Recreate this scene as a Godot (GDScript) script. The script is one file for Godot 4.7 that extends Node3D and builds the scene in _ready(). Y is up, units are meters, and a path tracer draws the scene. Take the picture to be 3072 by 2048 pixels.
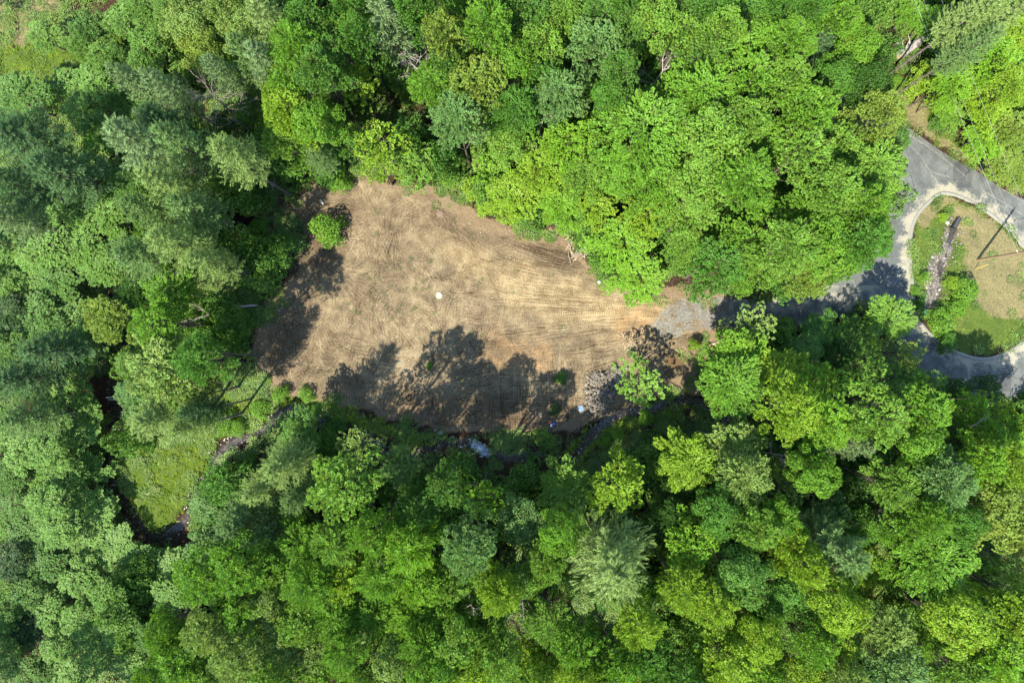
extends Node3D
# A forest clearing at the end of a drive, seen straight down from a drone 86 m up.
# Photograph pixels (3072 x 2048) are 1/24 m on the ground; at() turns one, at a height, into a point in metres.

const EYE := 86.0
const TONE := 0.72      # real-world base colours; the exposure makes up for it
const TEX_W := 2048
const TEX_H := 1365
const HALF_X := 72.0
const HALF_Z := 48.0
const LOW_W := 512
const LOW_H := 341

var rng := RandomNumberGenerator.new()
var used_names := {}
var leaf_mats := {}
var stream_far := PackedFloat32Array()     # metres to the stream's middle, on the low grid
var ditch_far := PackedFloat32Array()
var flat_mask: PackedByteArray
var dirt_low: PackedByteArray
var road_low: PackedByteArray
var grass_low: PackedByteArray
var scrap_low: PackedByteArray
var dead_low: PackedByteArray
var bump_noise := FastNoiseLite.new()
var rock_meshes: Array[ArrayMesh] = []
var boulder_meshes: Array[ArrayMesh] = []

func at(px: float, py: float, h := 0.0) -> Vector3:
	var k := (1.0 - h / EYE) / 24.0
	return Vector3((px - 1536.0) * k, h, (py - 1024.0) * k)

func lin(r: float, g: float, b: float) -> Color:
	return Color(r, g, b).linear_to_srgb()

func toned(c: Color) -> Color:
	var l := c.srgb_to_linear()
	return Color(l.r * TONE, l.g * TONE, l.b * TONE).linear_to_srgb()

func rr(a: float, b: float) -> float:
	return rng.randf_range(a, b)

func numbered(called: String) -> String:
	var n: int = used_names.get(called, 0)
	used_names[called] = n + 1
	return called if n == 0 else "%s_%03d" % [called, n]

func thing(called: String, label: String, category: String, where := Vector3.ZERO, group := "") -> Node3D:
	var o := Node3D.new()
	o.name = numbered(called)
	add_child(o)
	o.position = where
	tag(o, label, category, group)
	return o

func tag(o: Node, label: String, category: String, group := "") -> void:
	o.set_meta("label", label)
	o.set_meta("category", category)
	if group != "":
		o.set_meta("group", group)

func part(called: String, mesh: Mesh, mat: Material, parent: Node) -> MeshInstance3D:
	var o := MeshInstance3D.new()
	o.name = numbered(called) if parent == self else called
	o.mesh = mesh
	for s in mesh.get_surface_count():
		o.set_surface_override_material(s, mat)
	parent.add_child(o, true)
	return o

func structure(called: String, mesh: Mesh, mat: Material) -> MeshInstance3D:
	var o := part(called, mesh, mat, self)
	o.set_meta("kind", "structure")
	return o

# ---------------------------------------------------------------- mesh builder
class Buf:
	var v := PackedVector3Array()
	var c := PackedColorArray()
	var ix := PackedInt32Array()
	var uv := PackedVector2Array()

	func leaf(p: Vector3, d: Vector3, n: Vector3, length: float, width: float, col: Color) -> void:
		var s := d.cross(n).normalized() * width * 0.5
		var k := v.size()
		var m := p + d * length * 0.5 - n * width * 0.12
		v.append(p)
		v.append(m + s)
		v.append(p + d * length)
		v.append(m - s)
		for i in 4:
			c.append(col)
		ix.append_array(PackedInt32Array([k, k + 1, k + 2, k, k + 2, k + 3]))

	func needle(p: Vector3, d: Vector3, side: Vector3, length: float, width: float, col: Color) -> void:
		var k := v.size()
		v.append(p - side * width * 0.5)
		v.append(p + side * width * 0.5)
		v.append(p + d * length)
		for i in 3:
			c.append(col)
		ix.append_array(PackedInt32Array([k, k + 1, k + 2]))

	func tri(a: Vector3, b: Vector3, e: Vector3, col := Color.WHITE) -> void:
		var k := v.size()
		v.append(a); v.append(b); v.append(e)
		c.append(col); c.append(col); c.append(col)
		ix.append_array(PackedInt32Array([k, k + 1, k + 2]))

	func quad(a: Vector3, b: Vector3, e: Vector3, f: Vector3, col := Color.WHITE) -> void:
		tri(a, b, e, col)
		tri(a, e, f, col)

	func tube(pts: PackedVector3Array, radii: PackedFloat32Array, sides: int, col := Color.WHITE, cap := true) -> void:
		var k := v.size()
		var n := pts.size()
		var ref := Vector3(0.31, 0.2, 0.93)
		for i in n:
			var d := (pts[mini(i + 1, n - 1)] - pts[maxi(i - 1, 0)]).normalized()
			if absf(d.dot(ref)) > 0.95:
				ref = Vector3(0.9, 0.1, -0.3)
			var a := d.cross(ref).normalized()
			var b := d.cross(a).normalized()
			for j in sides:
				var t := TAU * j / sides
				v.append(pts[i] + (a * cos(t) + b * sin(t)) * radii[i])
				c.append(col)
		for i in n - 1:
			for j in sides:
				var p := k + i * sides + j
				var q := k + i * sides + (j + 1) % sides
				ix.append_array(PackedInt32Array([p, q, q + sides, p, q + sides, p + sides]))
		if cap:
			for e in [0, n - 1]:
				var m := v.size()
				v.append(pts[e])
				c.append(col)
				for j in sides:
					ix.append_array(PackedInt32Array([m, k + e * sides + j, k + e * sides + (j + 1) % sides]))

	func lathe(profile: PackedVector2Array, sides: int, col := Color.WHITE, off := Vector3.ZERO) -> void:
		var k := v.size()
		for p in profile:
			for j in sides:
				var t := TAU * j / sides
				v.append(off + Vector3(p.x * cos(t), p.y, p.x * sin(t)))
				c.append(col)
		for i in profile.size() - 1:
			for j in sides:
				var p := k + i * sides + j
				var q := k + i * sides + (j + 1) % sides
				ix.append_array(PackedInt32Array([p, q, q + sides, p, q + sides, p + sides]))

	func mesh() -> ArrayMesh:
		var arr := []
		arr.resize(Mesh.ARRAY_MAX)
		arr[Mesh.ARRAY_VERTEX] = v
		arr[Mesh.ARRAY_COLOR] = c
		arr[Mesh.ARRAY_INDEX] = ix
		if uv.size():
			arr[Mesh.ARRAY_TEX_UV] = uv
		var m := ArrayMesh.new()
		m.add_surface_from_arrays(Mesh.PRIMITIVE_TRIANGLES, arr)
		return m

# ---------------------------------------------------------------- materials
func noise_tex(freq: float, lo: Color, hi: Color, size := 256, octaves := 4, sd := 1) -> ImageTexture:
	var n := FastNoiseLite.new()
	n.seed = sd
	n.frequency = freq
	n.fractal_octaves = octaves
	var im := n.get_seamless_image(size, size)
	im.convert(Image.FORMAT_L8)
	var d := im.get_data()
	var out := PackedByteArray()
	out.resize(size * size * 3)
	for i in size * size:
		var t := d[i] / 255.0
		out[i * 3] = int(255.0 * lerpf(lo.r, hi.r, t))
		out[i * 3 + 1] = int(255.0 * lerpf(lo.g, hi.g, t))
		out[i * 3 + 2] = int(255.0 * lerpf(lo.b, hi.b, t))
	return ImageTexture.create_from_image(Image.create_from_data(size, size, false, Image.FORMAT_RGB8, out))

func surface_mat(col: Color, rough: float, tex: Texture2D = null, scale := 1.0) -> StandardMaterial3D:
	var m := StandardMaterial3D.new()
	m.albedo_color = toned(col)
	m.roughness = rough
	m.vertex_color_use_as_albedo = true
	if tex:
		m.albedo_texture = tex
		m.uv1_triplanar = true
		m.uv1_scale = Vector3.ONE * scale
	return m

func leaf_mat(col: Color, through: Color) -> StandardMaterial3D:
	var m := StandardMaterial3D.new()
	m.albedo_color = toned(col.linear_to_srgb())
	m.roughness = 0.5
	m.metallic_specular = 0.36
	m.vertex_color_use_as_albedo = true
	m.cull_mode = BaseMaterial3D.CULL_DISABLED
	m.backlight_enabled = true
	m.backlight = through.linear_to_srgb()
	return m

# ---------------------------------------------------------------- the scene
func _ready() -> void:
	rng.seed = 20240531
	# camera, sky, sun, exposure
	var cam := Camera3D.new()
	cam.name = "camera"
	add_child(cam)
	cam.position = Vector3(0, EYE, 0)
	cam.rotation_degrees = Vector3(-90, 0, 0)
	cam.fov = rad_to_deg(2.0 * atan(2048.0 / 48.0 / EYE))
	cam.near = 0.5
	cam.far = 600.0
	cam.current = true
	var env := Environment.new()
	env.background_mode = Environment.BG_SKY
	var sky := Sky.new()
	var sm := ProceduralSkyMaterial.new()
	sm.sky_top_color = Color(0.46, 0.57, 0.72)
	sm.sky_horizon_color = Color(0.84, 0.87, 0.88)
	sm.sky_curve = 0.16
	sm.ground_bottom_color = Color(0.10, 0.14, 0.07)
	sm.ground_horizon_color = Color(0.45, 0.52, 0.48)
	sm.sky_energy_multiplier = 1.05
	sky.sky_material = sm
	env.sky = sky
	env.tonemap_mode = Environment.TONE_MAPPER_LINEAR
	env.tonemap_exposure = 3.95
	env.sdfgi_enabled = true
	env.ssao_enabled = true
	env.ssil_enabled = true
	var we := WorldEnvironment.new()
	we.name = "environment"
	we.environment = env
	add_child(we)
	var sun := DirectionalLight3D.new()
	sun.name = "sun"
	sun.light_color = Color(1.0, 0.965, 0.89)
	sun.light_energy = 1.6
	sun.light_angular_distance = 0.55
	sun.shadow_enabled = true
	var el := deg_to_rad(53.0)
	var to := Vector3(0.58 * cos(el), -sin(el), -0.815 * cos(el))
	sun.look_at_from_position(Vector3.ZERO, to, Vector3.UP)
	add_child(sun)

	build_setting()
	build_woods()
	build_objects()
	build_stuff()

# ---------------------------------------------------------------- ground, road, water
# Outlines in photograph pixels.
var dirt_line := [905, 610, 960, 560, 1040, 545, 1150, 560, 1240, 590, 1350, 640, 1430, 690, 1560, 720, 1680, 730, 1740, 790, 1790, 850, 1880, 880, 2000, 890, 2080, 900, 2090, 1000, 2040, 1040, 2080, 1110, 1990, 1150, 1960, 1080, 1870, 1080, 1790, 1120, 1760, 1180, 1720, 1250, 1650, 1290, 1500, 1290, 1330, 1280, 1200, 1260, 1080, 1215, 1000, 1195, 900, 1185, 850, 1165, 810, 1100, 800, 1020, 820, 950, 870, 890, 910, 850, 930, 790, 925, 720, 900, 660]
var scrap_line := [760, 1080, 770, 980, 800, 910, 860, 850, 900, 800, 930, 700, 860, 620, 930, 560, 1060, 520, 1300, 560, 1450, 640, 1560, 690, 1700, 700, 1800, 830, 2080, 860, 2230, 860, 2230, 1000, 2140, 1100, 2100, 1200, 1990, 1180, 1900, 1240, 1760, 1280, 1500, 1296, 1300, 1284, 1080, 1240, 900, 1205, 820, 1175, 780, 1130]
var gravel_line := [1985, 935, 2020, 900, 2090, 893, 2200, 893, 2215, 985, 2120, 990, 2060, 1000, 1990, 1015, 1950, 1000, 1960, 960]
var pale_line := [1330, 720, 1480, 760, 1640, 810, 1760, 870, 1900, 890, 2060, 905, 2000, 940, 1900, 970, 1760, 960, 1600, 950, 1500, 900, 1420, 840, 1350, 780]
var orange_line := [1480, 1000, 1560, 1010, 1660, 1040, 1640, 1110, 1560, 1150, 1500, 1130, 1470, 1060]
var orange_line2 := [1840, 925, 1960, 930, 1990, 960, 1930, 1040, 1860, 1010]
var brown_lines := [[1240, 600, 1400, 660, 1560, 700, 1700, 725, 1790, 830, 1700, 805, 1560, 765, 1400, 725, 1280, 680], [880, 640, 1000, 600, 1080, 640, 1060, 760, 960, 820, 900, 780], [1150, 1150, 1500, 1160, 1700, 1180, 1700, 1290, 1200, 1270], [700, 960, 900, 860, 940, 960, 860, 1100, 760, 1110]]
var puddle_line := [2005, 1062, 2045, 1058, 2055, 1085, 2040, 1105, 2008, 1104, 1998, 1085]
var grass_lines := [
	[395, 1330, 500, 1330, 640, 1290, 620, 1400, 560, 1520, 500, 1595, 450, 1610, 400, 1550, 360, 1470, 350, 1380],
	[0, 150, 120, 110, 330, 100, 420, 170, 330, 230, 200, 240, 120, 260, 0, 280],
	[2740, 650, 2790, 610, 2830, 585, 2910, 610, 3005, 672, 3140, 800, 3140, 900, 3060, 1020, 2950, 1070, 2880, 1055, 2815, 1015, 2765, 960, 2745, 900, 2738, 760],
	[2650, 300, 2720, 360, 2840, 450, 2960, 520, 3072, 580, 3072, 540, 2980, 480, 2900, 430, 2800, 330, 2740, 240, 2660, 180],
	[640, 1200, 850, 1190, 1000, 1210, 1150, 1270, 1300, 1320, 1300, 1350, 1100, 1300, 950, 1230, 820, 1220, 640, 1320],
	[1700, 1350, 1760, 1290, 1900, 1220, 2060, 1180, 2100, 1230, 1900, 1280, 1800, 1340, 1720, 1400],
	[700, 1180, 620, 1150, 520, 1250, 600, 1320, 760, 1250],
]
var dead_grass_lines := [
	[2830, 590, 2914, 612, 3010, 678, 3140, 800, 3140, 900, 3060, 960, 2960, 960, 2920, 900, 2890, 800, 2870, 700],
	[2690, 330, 2720, 360, 2840, 450, 2960, 520, 3072, 590, 3072, 560, 2960, 490, 2850, 420, 2740, 330],
	[-90, -60, 190, -60, 150, 70, 70, 130, -90, 160],
	[2745, 650, 2790, 612, 2830, 590, 2820, 640, 2770, 690],
	[2690, 290, 2770, 250, 2790, 330, 2730, 340],
]
var lane_line := [2480, 0, 2600, 0, 2690, 60, 2650, 120, 2640, 200, 2660, 300, 2600, 320, 2560, 200, 2500, 80]
var litter_shade_line := [680, 1180, 560, 1010, 700, 860, 860, 830, 930, 760, 900, 640, 830, 600, 760, 700, 640, 820, 560, 920, 540, 1060, 600, 1160]  # leaf litter left of the clearing, with tree shade painted into its colour
var road_north := [3200, 668, 3072, 597, 3001, 562, 2923, 507, 2827, 455, 2703, 366, 2655, 312, 2625, 262, 2585, 285, 2592, 360, 2622, 430, 2648, 520, 2640, 620, 2606, 735, 2545, 815, 2440, 862, 2300, 898, 2190, 898, 2180, 985, 2300, 990, 2400, 978, 2500, 952, 2600, 930, 2660, 930, 2742, 918, 2740, 870, 2733, 792, 2733, 709, 2748, 653, 2783, 610, 2831, 579, 2914, 605, 3010, 671, 3072, 742, 3130, 812, 3150, 880, 3200, 880]
var road_south := [2742, 918, 2757, 962, 2814, 1023, 2883, 1062, 2957, 1077, 3023, 1058, 3072, 1023, 3120, 960, 3150, 880, 3200, 880, 3200, 1150, 3100, 1172, 3040, 1200, 2960, 1215, 2850, 1190, 2780, 1130, 2720, 1062, 2680, 1000, 2660, 930]
var island_edge := [3150, 880, 3130, 812, 3072, 742, 3010, 671, 2914, 605, 2831, 579, 2783, 610, 2748, 653, 2733, 709, 2733, 792, 2740, 870, 2742, 918, 2757, 962, 2814, 1023, 2883, 1062, 2957, 1077, 3023, 1058, 3072, 1023, 3120, 960, 3150, 880]
var stream_line := [420, 985, 385, 1015, 362, 1050, 348, 1100, 340, 1150, 338, 1210, 342, 1270, 345, 1310, 325, 1370, 320, 1425, 345, 1472, 362, 1505, 385, 1545, 420, 1590, 452, 1616, 490, 1604, 540, 1570, 575, 1520, 600, 1470, 622, 1420, 648, 1372, 690, 1330, 740, 1308, 790, 1288, 820, 1250, 852, 1232, 900, 1232, 940, 1250, 972, 1268, 1010, 1272, 1050, 1290, 1090, 1312, 1130, 1335, 1190, 1358, 1260, 1350, 1330, 1332, 1400, 1325, 1460, 1358, 1530, 1374, 1600, 1366, 1650, 1385, 1700, 1385, 1740, 1350, 1772, 1310, 1820, 1266, 1870, 1238, 1950, 1230, 2010, 1206, 2052, 1196, 2100, 1210, 2150, 1240, 2192, 1262, 2240, 1240, 2300, 1184, 2350, 1126, 2400, 1092, 2480, 1068, 2560, 1038, 2640, 1005]
var ditch_line := [2866, 688, 2850, 730, 2834, 780, 2820, 830, 2814, 872, 2792, 915, 2778, 936]
var ditch_line2 := [2834, 770, 2806, 790, 2796, 830, 2800, 875, 2792, 915]

func outline(flat: Array) -> PackedVector2Array:
	var out := PackedVector2Array()
	for i in range(0, flat.size(), 2):
		var p := at(flat[i], flat[i + 1])
		out.append(Vector2(p.x, p.z))
	return out

func smooth_path(flat: Array, step := 0.3) -> PackedVector2Array:
	var c := Curve2D.new()
	var p := outline(flat)
	for i in p.size():
		var t := (p[mini(i + 1, p.size() - 1)] - p[maxi(i - 1, 0)]) / 6.0
		c.add_point(p[i], -t, t)
	c.bake_interval = step
	return c.get_baked_points()

func low_mask(polys: Array, soft := 2) -> Image:
	var d := PackedByteArray()
	d.resize(LOW_W * LOW_H)
	for flat in polys:
		var p := outline(flat)
		for y in LOW_H:
			var z := (y + 0.5) / LOW_H * 2.0 * HALF_Z - HALF_Z
			var xs := PackedFloat32Array()
			for i in p.size():
				var a := p[i]
				var b := p[(i + 1) % p.size()]
				if (a.y > z) != (b.y > z):
					xs.append(a.x + (z - a.y) / (b.y - a.y) * (b.x - a.x))
			xs.sort()
			for k in range(0, xs.size() - 1, 2):
				var x0 := clampi(int(ceil((xs[k] + HALF_X) / (2.0 * HALF_X) * LOW_W - 0.5)), 0, LOW_W)
				var x1 := clampi(int(ceil((xs[k + 1] + HALF_X) / (2.0 * HALF_X) * LOW_W - 0.5)), 0, LOW_W)
				for x in range(x0, x1):
					d[y * LOW_W + x] = 255
	var im := Image.create_from_data(LOW_W, LOW_H, false, Image.FORMAT_L8, d)
	if soft > 1:
		im.resize(LOW_W / soft, LOW_H / soft, Image.INTERPOLATE_BILINEAR)
		im.resize(LOW_W, LOW_H, Image.INTERPOLATE_CUBIC)
	return im

func full(im: Image, w := TEX_W, h := TEX_H) -> PackedByteArray:
	var c: Image = im.duplicate()
	c.resize(w, h, Image.INTERPOLATE_BILINEAR)
	return c.get_data()

func far_grid(path: PackedVector2Array, most: float) -> PackedFloat32Array:
	var d := PackedFloat32Array()
	d.resize(LOW_W * LOW_H)
	d.fill(most)
	var cell := 2.0 * HALF_X / LOW_W
	var reach := int(most / cell) + 1
	for p in path:
		var cx := int((p.x + HALF_X) / cell)
		var cy := int((p.y + HALF_Z) / cell)
		for y in range(maxi(cy - reach, 0), mini(cy + reach + 1, LOW_H)):
			for x in range(maxi(cx - reach, 0), mini(cx + reach + 1, LOW_W)):
				var q := Vector2((x + 0.5) * cell - HALF_X, (y + 0.5) * cell - HALF_Z).distance_to(p)
				if q < d[y * LOW_W + x]:
					d[y * LOW_W + x] = q
	return d

func low_at(x: float, z: float) -> int:
	return clampi(int((z + HALF_Z) / (2.0 * HALF_Z) * LOW_H), 0, LOW_H - 1) * LOW_W + clampi(int((x + HALF_X) / (2.0 * HALF_X) * LOW_W), 0, LOW_W - 1)

func low_lerp(d: PackedFloat32Array, x: float, z: float) -> float:
	var fx := clampf((x + HALF_X) / (2.0 * HALF_X) * LOW_W - 0.5, 0.0, LOW_W - 1.001)
	var fz := clampf((z + HALF_Z) / (2.0 * HALF_Z) * LOW_H - 0.5, 0.0, LOW_H - 1.001)
	var i := int(fz) * LOW_W + int(fx)
	var u := fx - floorf(fx)
	var w := fz - floorf(fz)
	return lerpf(lerpf(d[i], d[i + 1], u), lerpf(d[i + LOW_W], d[i + LOW_W + 1], u), w)

func ground_y(x: float, z: float) -> float:
	if absf(x) > HALF_X or absf(z) > HALF_Z:
		return 0.0
	var rough := 1.0 - flat_mask[low_at(x, z)] / 255.0
	var y := bump_noise.get_noise_2d(x, z) * (0.05 + 0.28 * rough)
	if road_low[low_at(x, z)] > 8:
		y = -0.03
	y -= 0.80 * smoothstep(1.1, 0.28, low_lerp(stream_far, x, z))
	y -= 0.45 * smoothstep(1.3, 0.2, low_lerp(ditch_far, x, z))
	return y

func noise_full(freq: float, sd: int, octaves: int, w := TEX_W, h := TEX_H, kind := FastNoiseLite.TYPE_SIMPLEX_SMOOTH) -> PackedByteArray:
	var n := FastNoiseLite.new()
	n.noise_type = kind
	n.seed = sd
	n.frequency = freq
	n.fractal_octaves = octaves
	var im := n.get_image(w, h, false, false, false)
	im.convert(Image.FORMAT_L8)
	return im.get_data()

# Wheel and blade marks: thin lines drawn into a byte field round 128.
func mark(field: PackedByteArray, w: int, h: int, x: float, y: float, a: float, steps: int, bend: float, val: int, thick: int) -> void:
	for i in steps:
		var ix := int(x)
		var iy := int(y)
		if ix < 1 or iy < 1 or ix >= w - 3 or iy >= h - 3:
			return
		for k in thick:
			var q := (iy + k) * w + ix if absf(cos(a)) > 0.7 else iy * w + ix + k
			field[q] = clampi(field[q] + val, 0, 255)
		x += cos(a)
		y += sin(a)
		a += bend

func build_setting() -> void:
	bump_noise.seed = 3
	bump_noise.frequency = 0.22
	bump_noise.fractal_octaves = 3
	var stream := smooth_path(stream_line)
	var ditch := smooth_path(ditch_line)
	ditch.append_array(smooth_path(ditch_line2))
	stream_far = far_grid(stream, 3.0)
	for y in LOW_H:                                    # the stream is wider in the west
		for x in 92:
			stream_far[y * LOW_W + x] *= 0.66
	ditch_far = far_grid(ditch, 3.0)
	var dirt := low_mask([dirt_line], 3)
	var scrap := low_mask([scrap_line], 5)
	var gravel := low_mask([gravel_line], 3)
	var pale := low_mask([pale_line], 7)
	var orange := low_mask([orange_line, orange_line2], 7)
	var brown := low_mask(brown_lines, 9)
	var puddle := low_mask([puddle_line], 2)
	var grass := low_mask(grass_lines, 4)
	var dead := low_mask(dead_grass_lines, 5)
	var lane := low_mask([lane_line], 4)
	var litter_shade := low_mask([litter_shade_line], 6)
	var road := low_mask([road_north, road_south], 1)
	road_low = road.get_data()
	dirt_low = dirt.get_data()
	dead_low = dead.get_data()
	grass_low = grass.get_data()
	scrap_low = scrap.get_data()
	flat_mask = low_mask([dirt_line, gravel_line, road_north, road_south], 4).get_data()

	# the soil's colours
	var marks := PackedByteArray()
	marks.resize(TEX_W * TEX_H)
	marks.fill(128)
	rng.seed = 5
	var per := TEX_W / (2.0 * HALF_X)
	for i in 5200:
		var p := at(rr(800, 2090), rr(560, 1290))
		var c := low_at(p.x, p.z)
		if dirt_low[c] < 120:
			continue
		var to := at(2330, 935) - p
		var fan := clampf((p.x + 8.0) / 10.0, 0.0, 1.0)
		var a := atan2(to.z, to.x) + rr(-0.10, 0.10) + (0.3 if p.z < -6.0 and p.x < 8.0 else 0.0) * (1.0 - fan)
		if rng.randf() > fan:
			a = bump_noise.get_noise_2d(p.x * 0.22, p.z * 0.22) * 7.0 + rr(-0.5, 0.5)
		if p.z > 1.5 and p.x > -3.0 and p.x < 9.0:
			a = (PI / 2.0 + rr(-0.12, 0.12)) if rng.randf() < 0.45 else rr(-0.12, 0.2)
		elif p.z > 0.0 and p.x >= 0.0 and rng.randf() < 0.35:
			a = rr(1.0, 2.0)
		var swirl := rr(-0.012, 0.012) if fan < 0.5 else rr(-0.002, 0.002)
		var steps := int(rr(14, 80 if fan > 0.5 else 46))
		var v := int(rr(-40, -8)) if rng.randf() < 0.55 else int(rr(6, 30))
		mark(marks, TEX_W, TEX_H, (p.x + HALF_X) * per, (p.z + HALF_Z) * per, a, steps, swirl, v, 1 if rng.randf() < 0.7 else 2)
		if rng.randf() < 0.4:
			mark(marks, TEX_W, TEX_H, (p.x + HALF_X) * per + 5.0 * sin(a), (p.z + HALF_Z) * per - 5.0 * cos(a), a, steps, swirl, v, 1)
	# paired wheel tracks sweeping in from the drive, with lugs across them
	for i in 46:
		var p := at(rr(1900, 2090), rr(900, 965))
		var a := PI + rr(-0.22, 0.34)
		var bend := rr(-0.0016, 0.0022)
		if i % 3 == 2:
			p = at(rr(1000, 1700), rr(680, 1200))
			a = rr(0, TAU)
			bend = rr(-0.006, 0.006)
		var x := (p.x + HALF_X) * per
		var y := (p.z + HALF_Z) * per
		var deep := rr(0.5, 1.0)
		for s in int(rr(180, 640 if i % 3 != 2 else 240)):
			var q := low_at(x / per - HALF_X, y / per - HALF_Z)
			if dirt_low[q] < 110:
				break
			for side in [-13.0, 13.0]:
				for k in 5:
					var ox: float = x - sin(a) * (side + k - 2.0)
					var oy: float = y + cos(a) * (side + k - 2.0)
					var m := int(oy) * TEX_W + int(ox)
					var v := (-15.0 if s % 4 < 2 else 9.0) if k > 0 and k < 4 else 12.0
					marks[m] = clampi(int(marks[m] + v * deep), 0, 255)
			x += cos(a)
			y += sin(a)
			a += bend
	var f_dirt := full(dirt)
	var f_scrap := full(scrap)
	var f_gravel := full(gravel)
	var f_pale := full(pale)
	var f_orange := full(orange)
	var f_brown := full(brown)
	var f_puddle := full(puddle)
	var f_grass := full(grass)
	var f_dead := full(dead)
	var f_lane := full(lane)
	var f_litter_shade := full(litter_shade)
	var near_water := PackedByteArray()
	near_water.resize(LOW_W * LOW_H)
	for i in LOW_W * LOW_H:
		near_water[i] = int(255.0 * maxf(clampf(1.0 - stream_far[i], 0.0, 1.0), clampf(0.95 - ditch_far[i], 0.0, 1.0)))
	var f_bed := full(Image.create_from_data(LOW_W, LOW_H, false, Image.FORMAT_L8, near_water))
	var big := noise_full(0.006, 21, 4)
	var mid := noise_full(0.035, 22, 4)
	var fin := noise_full(0.22, 23, 3)
	var grit := noise_full(0.8, 24, 1, TEX_W, TEX_H, FastNoiseLite.TYPE_VALUE)
	var rgb_out := PackedByteArray()
	rgb_out.resize(TEX_W * TEX_H * 3)
	var relief := PackedByteArray()
	relief.resize(TEX_W * TEX_H)
	for i in TEX_W * TEX_H:
		var nb := big[i] / 255.0
		var nm := mid[i] / 255.0
		var nf := fin[i] / 255.0
		var ng := grit[i] / 255.0
		var rag := (nm - 0.5) * 0.7 + (nf - 0.5) * 0.5
		# leaf litter
		var t := clampf(nf * 0.6 + ng * 0.5 - 0.1, 0.0, 1.0)
		var r := lerpf(44.0, 96.0, t) + 18.0 * nb
		var g := lerpf(37.0, 76.0, t) + 10.0 * nb
		var b := lerpf(28.0, 58.0, t) + 6.0 * nb
		var k := clampf((f_lane[i] / 255.0 + rag * 0.6 - 0.4) * 4.0, 0.0, 1.0)
		if k > 0.0:
			r += k * 40.0
			g += k * 12.0
			b += k * 6.0
		# scraped rim of the clearing
		k = clampf((f_scrap[i] / 255.0 + rag - 0.42) * 4.0, 0.0, 1.0)
		if k > 0.0:
			var s := nf * 0.5 + ng * 0.4
			r = lerpf(r, 128.0 + 62.0 * s, k)
			g = lerpf(g, 108.0 + 58.0 * s, k)
			b = lerpf(b, 82.0 + 48.0 * s, k)
		k = f_litter_shade[i] / 255.0  # grey-brown litter, darkened further as painted shade
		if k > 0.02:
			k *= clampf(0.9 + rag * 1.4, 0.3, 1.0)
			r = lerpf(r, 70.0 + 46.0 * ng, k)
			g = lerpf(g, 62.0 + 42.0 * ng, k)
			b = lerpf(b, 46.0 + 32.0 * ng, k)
		# bare dirt
		k = clampf((f_dirt[i] / 255.0 + rag * 0.8 - 0.42) * 5.0, 0.0, 1.0)
		var hgt := 118.0 + (nf - 0.5) * 70.0 + (nm - 0.5) * 60.0
		if k > 0.0:
			var m := marks[i] - 128
			var s := nm * 0.55 + nb * 0.45 + (ng - 0.5) * 0.22
			s = clampf((s - 0.28) * 2.2, 0.0, 1.0)
			var dr := lerpf(124.0, 180.0, s)
			var dg := lerpf(108.0, 159.0, s)
			var db := lerpf(84.0, 122.0, s)
			var pl := f_pale[i] / 255.0 * (0.55 + 0.9 * (nf - 0.2))
			dr += pl * 26.0
			dg += pl * 22.0
			db += pl * 12.0
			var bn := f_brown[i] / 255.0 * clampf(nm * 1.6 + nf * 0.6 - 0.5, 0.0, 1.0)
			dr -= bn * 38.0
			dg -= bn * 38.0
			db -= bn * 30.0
			var og := f_orange[i] / 255.0 * clampf(nm * 2.0 - 0.4, 0.0, 1.0)
			dr += og * 8.0
			dg -= og * 6.0
			db -= og * 12.0
			dr += m * 0.62 + (ng - 0.5) * 22.0
			dg += m * 0.60 + (ng - 0.5) * 21.0
			db += m * 0.52 + (ng - 0.5) * 18.0
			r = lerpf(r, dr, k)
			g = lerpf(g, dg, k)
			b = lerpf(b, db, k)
			hgt = lerpf(hgt, 122.0 + m * 1.15 + (nf - 0.5) * 46.0 + (ng - 0.5) * 26.0, k)
		# gravel
		k = clampf((f_gravel[i] / 255.0 * 0.8 + rag * 1.9 + (nb - 0.5) * 0.5 - 0.42) * 2.0, 0.0, 0.8)
		if k > 0.0:
			var s := ng * 0.7 + nf * 0.4
			r = lerpf(r, 104.0 + 84.0 * s, k * 0.9)
			g = lerpf(g, 106.0 + 84.0 * s, k * 0.9)
			b = lerpf(b, 102.0 + 82.0 * s, k * 0.9)
		# turf and dead grass
		k = clampf((f_grass[i] / 255.0 + rag - 0.45) * 3.5, 0.0, 1.0)
		if k > 0.0:
			r = lerpf(r, 84.0 + 34.0 * nf, k)
			g = lerpf(g, 104.0 + 34.0 * nf, k)
			b = lerpf(b, 40.0 + 22.0 * nf, k)
		k = clampf((f_dead[i] / 255.0 + rag * 1.3 - 0.45) * 3.0, 0.0, 1.0)
		if k > 0.0:
			r = lerpf(r, 112.0 + 56.0 * nf + 22.0 * ng, k)
			g = lerpf(g, 104.0 + 52.0 * nf + 22.0 * ng, k)
			b = lerpf(b, 70.0 + 40.0 * nf + 16.0 * ng, k)
		# puddle mud, stream bed
		k = clampf((f_puddle[i] / 255.0 + rag * 0.5 - 0.4) * 5.0, 0.0, 1.0)
		if k > 0.0:
			r = lerpf(r, 112.0 + 20.0 * nf, k * 0.8)
			g = lerpf(g, 88.0 + 18.0 * nf, k * 0.8)
			b = lerpf(b, 60.0 + 14.0 * nf, k * 0.8)
		k = clampf((f_bed[i] / 255.0 + rag * 0.5 - 0.3) * 4.0, 0.0, 1.0)
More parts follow.
